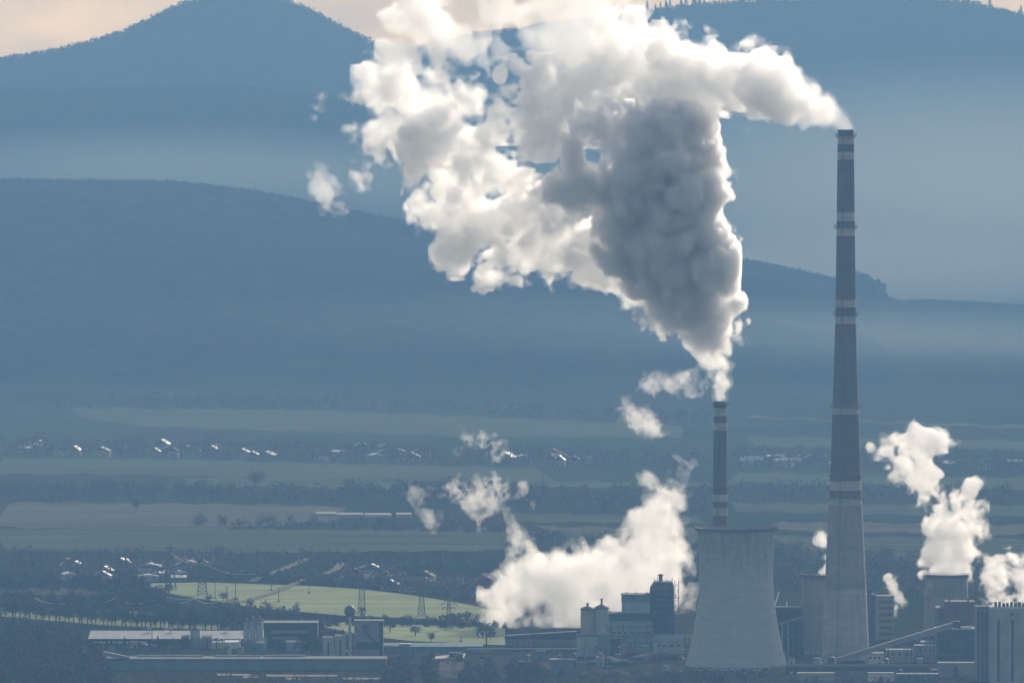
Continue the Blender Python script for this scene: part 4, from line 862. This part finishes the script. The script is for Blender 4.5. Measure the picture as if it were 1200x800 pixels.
cloud('smoke_plume','bright white drifting smoke, lower left bank beside the grey plume','smoke cloud',5150,
 [[(665,250,28),(640,262,34),(612,276,34),(588,298,24),(578,318,13),(575,330,6)],[(632,262,40),(592,268,42),(550,252,42),(520,228,38),(508,198,32),(504,170,26),(510,152,20)],[(540,215,32),(525,180,26)],
  [(650,140,34),(622,112,30),(592,106,20),(575,125,12)],[(650,160,20),(600,152,14),(565,165,14),(545,195,18),(558,228,22)],[(560,285,20),(540,275,22)]],.85,5,
  [(24,5,'n'),(13,7,'b'),(7,5.5,'b'),(4,3.4,'b'),(2.4,1.8,'r')],[(-2,v_wisp,TORN),(.4,v_soft),(2.5,v_soft2)],flat=.5,puffs=(6,3.6,2.2))
cloud('smoke_plume','ragged white smoke drifting against the mountain, upper left of the bank','smoke cloud',5180,
 [[(438,102,20),(458,100,27),(483,92,29),(508,96,28),(526,112,22),(548,112,14)],[(440,136,13),(455,122,22),(490,140,24),(480,166,13)],[(466,72,12),(492,72,19)],[(502,56,18)],[(436,160,8),(424,148,8)],[(445,178,5),(436,190,4)]],.8,7,
  [(24,5,'n'),(12,5.5,'b'),(7,4.5,'b'),(3.8,3.2,'r'),(2.2,1.5,'r')],[(-2,v_wisp,TORN),(.6,v_soft),(3.5,v_soft2)],flat=.45,puffs=(4,2.4))
cloud('smoke_plume','soft white smoke puff crossing the skyline in the saddle','smoke cloud',5200,
 [[(462,18,22),(492,10,32),(508,38,32),(535,42,22)],[(500,62,20)],[(490,-25,34)]],1.1,8,[(20,4,'n'),(10,3,'b'),(5,2.4,'n')],[(0,v_thin),(3,v_soft)])
cloud('smoke_plume','smoke streaming left from the mouth of the tall chimney','smoke plume',5000,
 [[(990,149,8),(988,144,8),(980,137,9),(966,132,13),(950,127,18,15),(933,118,22,30),(914,107,24,45),(896,97,26,70),(872,88,26,95),(838,88,30,125),(800,88,34,160),(760,86,37,180),(715,88,38,190),(685,104,36,190)],[(882,72,18,90),(874,58,10,95)],
  [(800,62,14,165),(770,50,15,180),(740,44,16,190),(715,52,22,190)],[(740,100,40,190),(700,120,40,190)]],.85,9,[(26,4,'n'),(14,4.5,'b'),(7,4.2,'b'),(3.6,2.8,'b'),(2.4,1.3,'n')],[(-1.5,v_wisp,TORN),(0,v_soft),(1.6,v_soft)],ramp=(990,150,110),flat=.45,puffs=(4.5,3,1.9))
cloud('smoke_plume','thin veil of smoke over the skyline above the bright bank','smoke cloud',5230,
 [[(720,40,28),(670,48,28),(620,60,24),(575,72,22),(548,75,16)],[(720,5,24),(650,14,22),(600,20,20),(570,5,16)],[(575,120,14),(560,150,12)],[(640,85,20),(600,90,18)],[(745,12,18),(700,-15,26),(600,-20,26)]],1.0,10,
  [(20,5,'n'),(10,4,'r'),(5,2.6,'n'),(2.6,1.4,'r')],[(0,v_thin),(2.5,v_thin)],pad=10)
ST=[(16,3,'n'),(9,3.2,'b'),(4.5,2.5,'b'),(2.4,1.4,'r')]
cloud('steam_cloud','broad bank of bright white steam rising behind the grey works','steam cloud',5330,
 [[(604,703,36),(645,688,44),(690,678,40),(725,655,34),(750,628,28),(768,602,22),(782,578,16),(790,562,10)],[(612,728,22),(660,722,34),(710,712,30),(745,690,36),(776,665,22),(772,635,22)],
  [(628,660,18),(655,648,16)],[(615,640,8),(604,618,7)],[(762,575,10),(752,562,6)],[(800,590,7),(792,605,10)]],.85,12,ST,[(-1.8,v_wisp,TORN),(.3,v_thin),(2.5,v_soft)],zmin=.5,flat=.7,puffs=(5,3,1.9))
cloud('steam_cloud','white steam column climbing from the right-hand cooling tower','steam cloud',5250,
 [[(1110,672,23),(1111,655,24),(1113,635,23),(1110,612,25),(1098,590,23),(1084,574,18),(1070,555,17),(1060,538,15),(1062,522,13),(1066,508,9)],[(1130,602,15),(1136,585,9),(1132,566,7)],[(1066,530,12),(1082,520,9),(1102,514,8)],[(1042,520,9),(1025,532,6)],[(1141,628,6),(1138,610,8)],[(1070,630,3),(1076,628,3)]],.75,13,ST,[(-1,v_wisp,FINE),(0,v_soft),(1,v_soft2)],puffs=(4,2.4,1.5),ramp=(1110,673,35),warp=(14,1.4))
FI=[(9,1.6,'n'),(4.5,1.7,'b'),(2.2,1,'b'),(1.3,.5,'n')]
cloud('steam_cloud','white steam boiling off the roof fins of the striped silo block','steam cloud',4840,
 [[(1180,702,14),(1168,692,12),(1174,674,11),(1168,660,9),(1156,648,6)],[(1196,702,14),(1205,690,14),(1190,672,9)],[(1185,655,6),(1198,660,6),(1206,664,5)],[(1150,640,3)]],.5,14,FI,[(-.8,v_wisp,FINE),(0,v_soft),(1,v_soft2)],puffs=(2.5,1.5),pad=6,warp=(9,1))
for lab,Y,ch,h,lv in [
 ('narrow white steam rising behind the left edge of the tall chimney',5060,[[(965,670,8),(965,655,7),(962,640,6),(967,626,6)],[(956,634,3),(955,624,3)],[(972,655,8),(972,640,7)]],.5,0),
 ('twisting thin white steam beside the window-banded block',5230,[[(1050,718,3),(1050,703,5.5),(1047,690,5.5),(1041,678,4)],[(1049,684,4),(1050,676,3)]],.45,0),
 ('small round white smoke puff floating before the wooded hill crest',5150,[[(370,206,10),(378,222,15),(383,238,11)],[(397,238,7)],[(392,215,8)]],.5,1),
 ('tiny upright wisp high before the misty ridge',5150,[[(375,112,4),(374,124,4),(372,132,2)]],.45,1),
 ('slanting white puff right of centre above the fields',5250,[[(742,485,10),(757,492,12),(770,505,10),(783,516,6)]],.55,1),
 ('faint horizontal wisp beside the short chimney smoke',5200,[[(762,446,8),(785,446,10),(805,443,10),(826,436,8)]],.55,2),
 ('pale oblong puff drifting over the far village',5300,[[(550,513,8),(565,517,9),(584,522,8)],[(560,508,6)]],.55,1),
 ('torn white puff above the middle fields, largest of the low row',5300,[[(540,572,8),(552,588,11),(556,608,7),(557,628,5)],[(552,588,10),(572,582,8),(582,568,6)],[(563,568,6)]],.55,1),
 ('thin curled wisp at the left end of the low row',5300,[[(505,566,6),(490,574,6),(480,590,4)],[(518,572,5)]],.5,2),
 ('little upright puff hanging under the curled wisp',5300,[[(500,592,6),(504,604,7),(507,614,4)]],.5,1),
 ('small wisp over the left shoulder of the great steam bank',5300,[[(603,582,6),(607,571,7)],[(600,606,7),(606,622,9),(612,634,10)],[(625,595,4)]],.5,1),
 ('thin rising vapour between the works and the great tower',5200,[[(807,712,6),(812,700,5),(814,690,4)],[(800,718,5)]],.5,2),
 ('tiny bright jet of steam above the long hall roof',5140,[[(181,750,2),(183,745,2.6),(184,740,1.5)],[(194,736,2)]],.35,0)]:
    am=[(9,2.6,'n'),(5,2.6,'r'),(2.6,2.2,'r'),(1.5,1.1,'n')] if h>.5 else [(6,1.3,'n'),(3,1.2,'b'),(1.6,.8,'r')]
    cloud('steam_puff',lab,'steam',Y,ch,h,int(ch[0][0][0]),am,[[(-.4,v_wisp,FINE),(.2,v_soft),(.9,v_soft2)],[(-1.2,v_wisp,FINE),(.5,v_thin),(2.6,v_thin)],[(-.8,v_wisp,FINE),(1.5,v_wisp)]][lv],pad=5,warp=(9,.9))
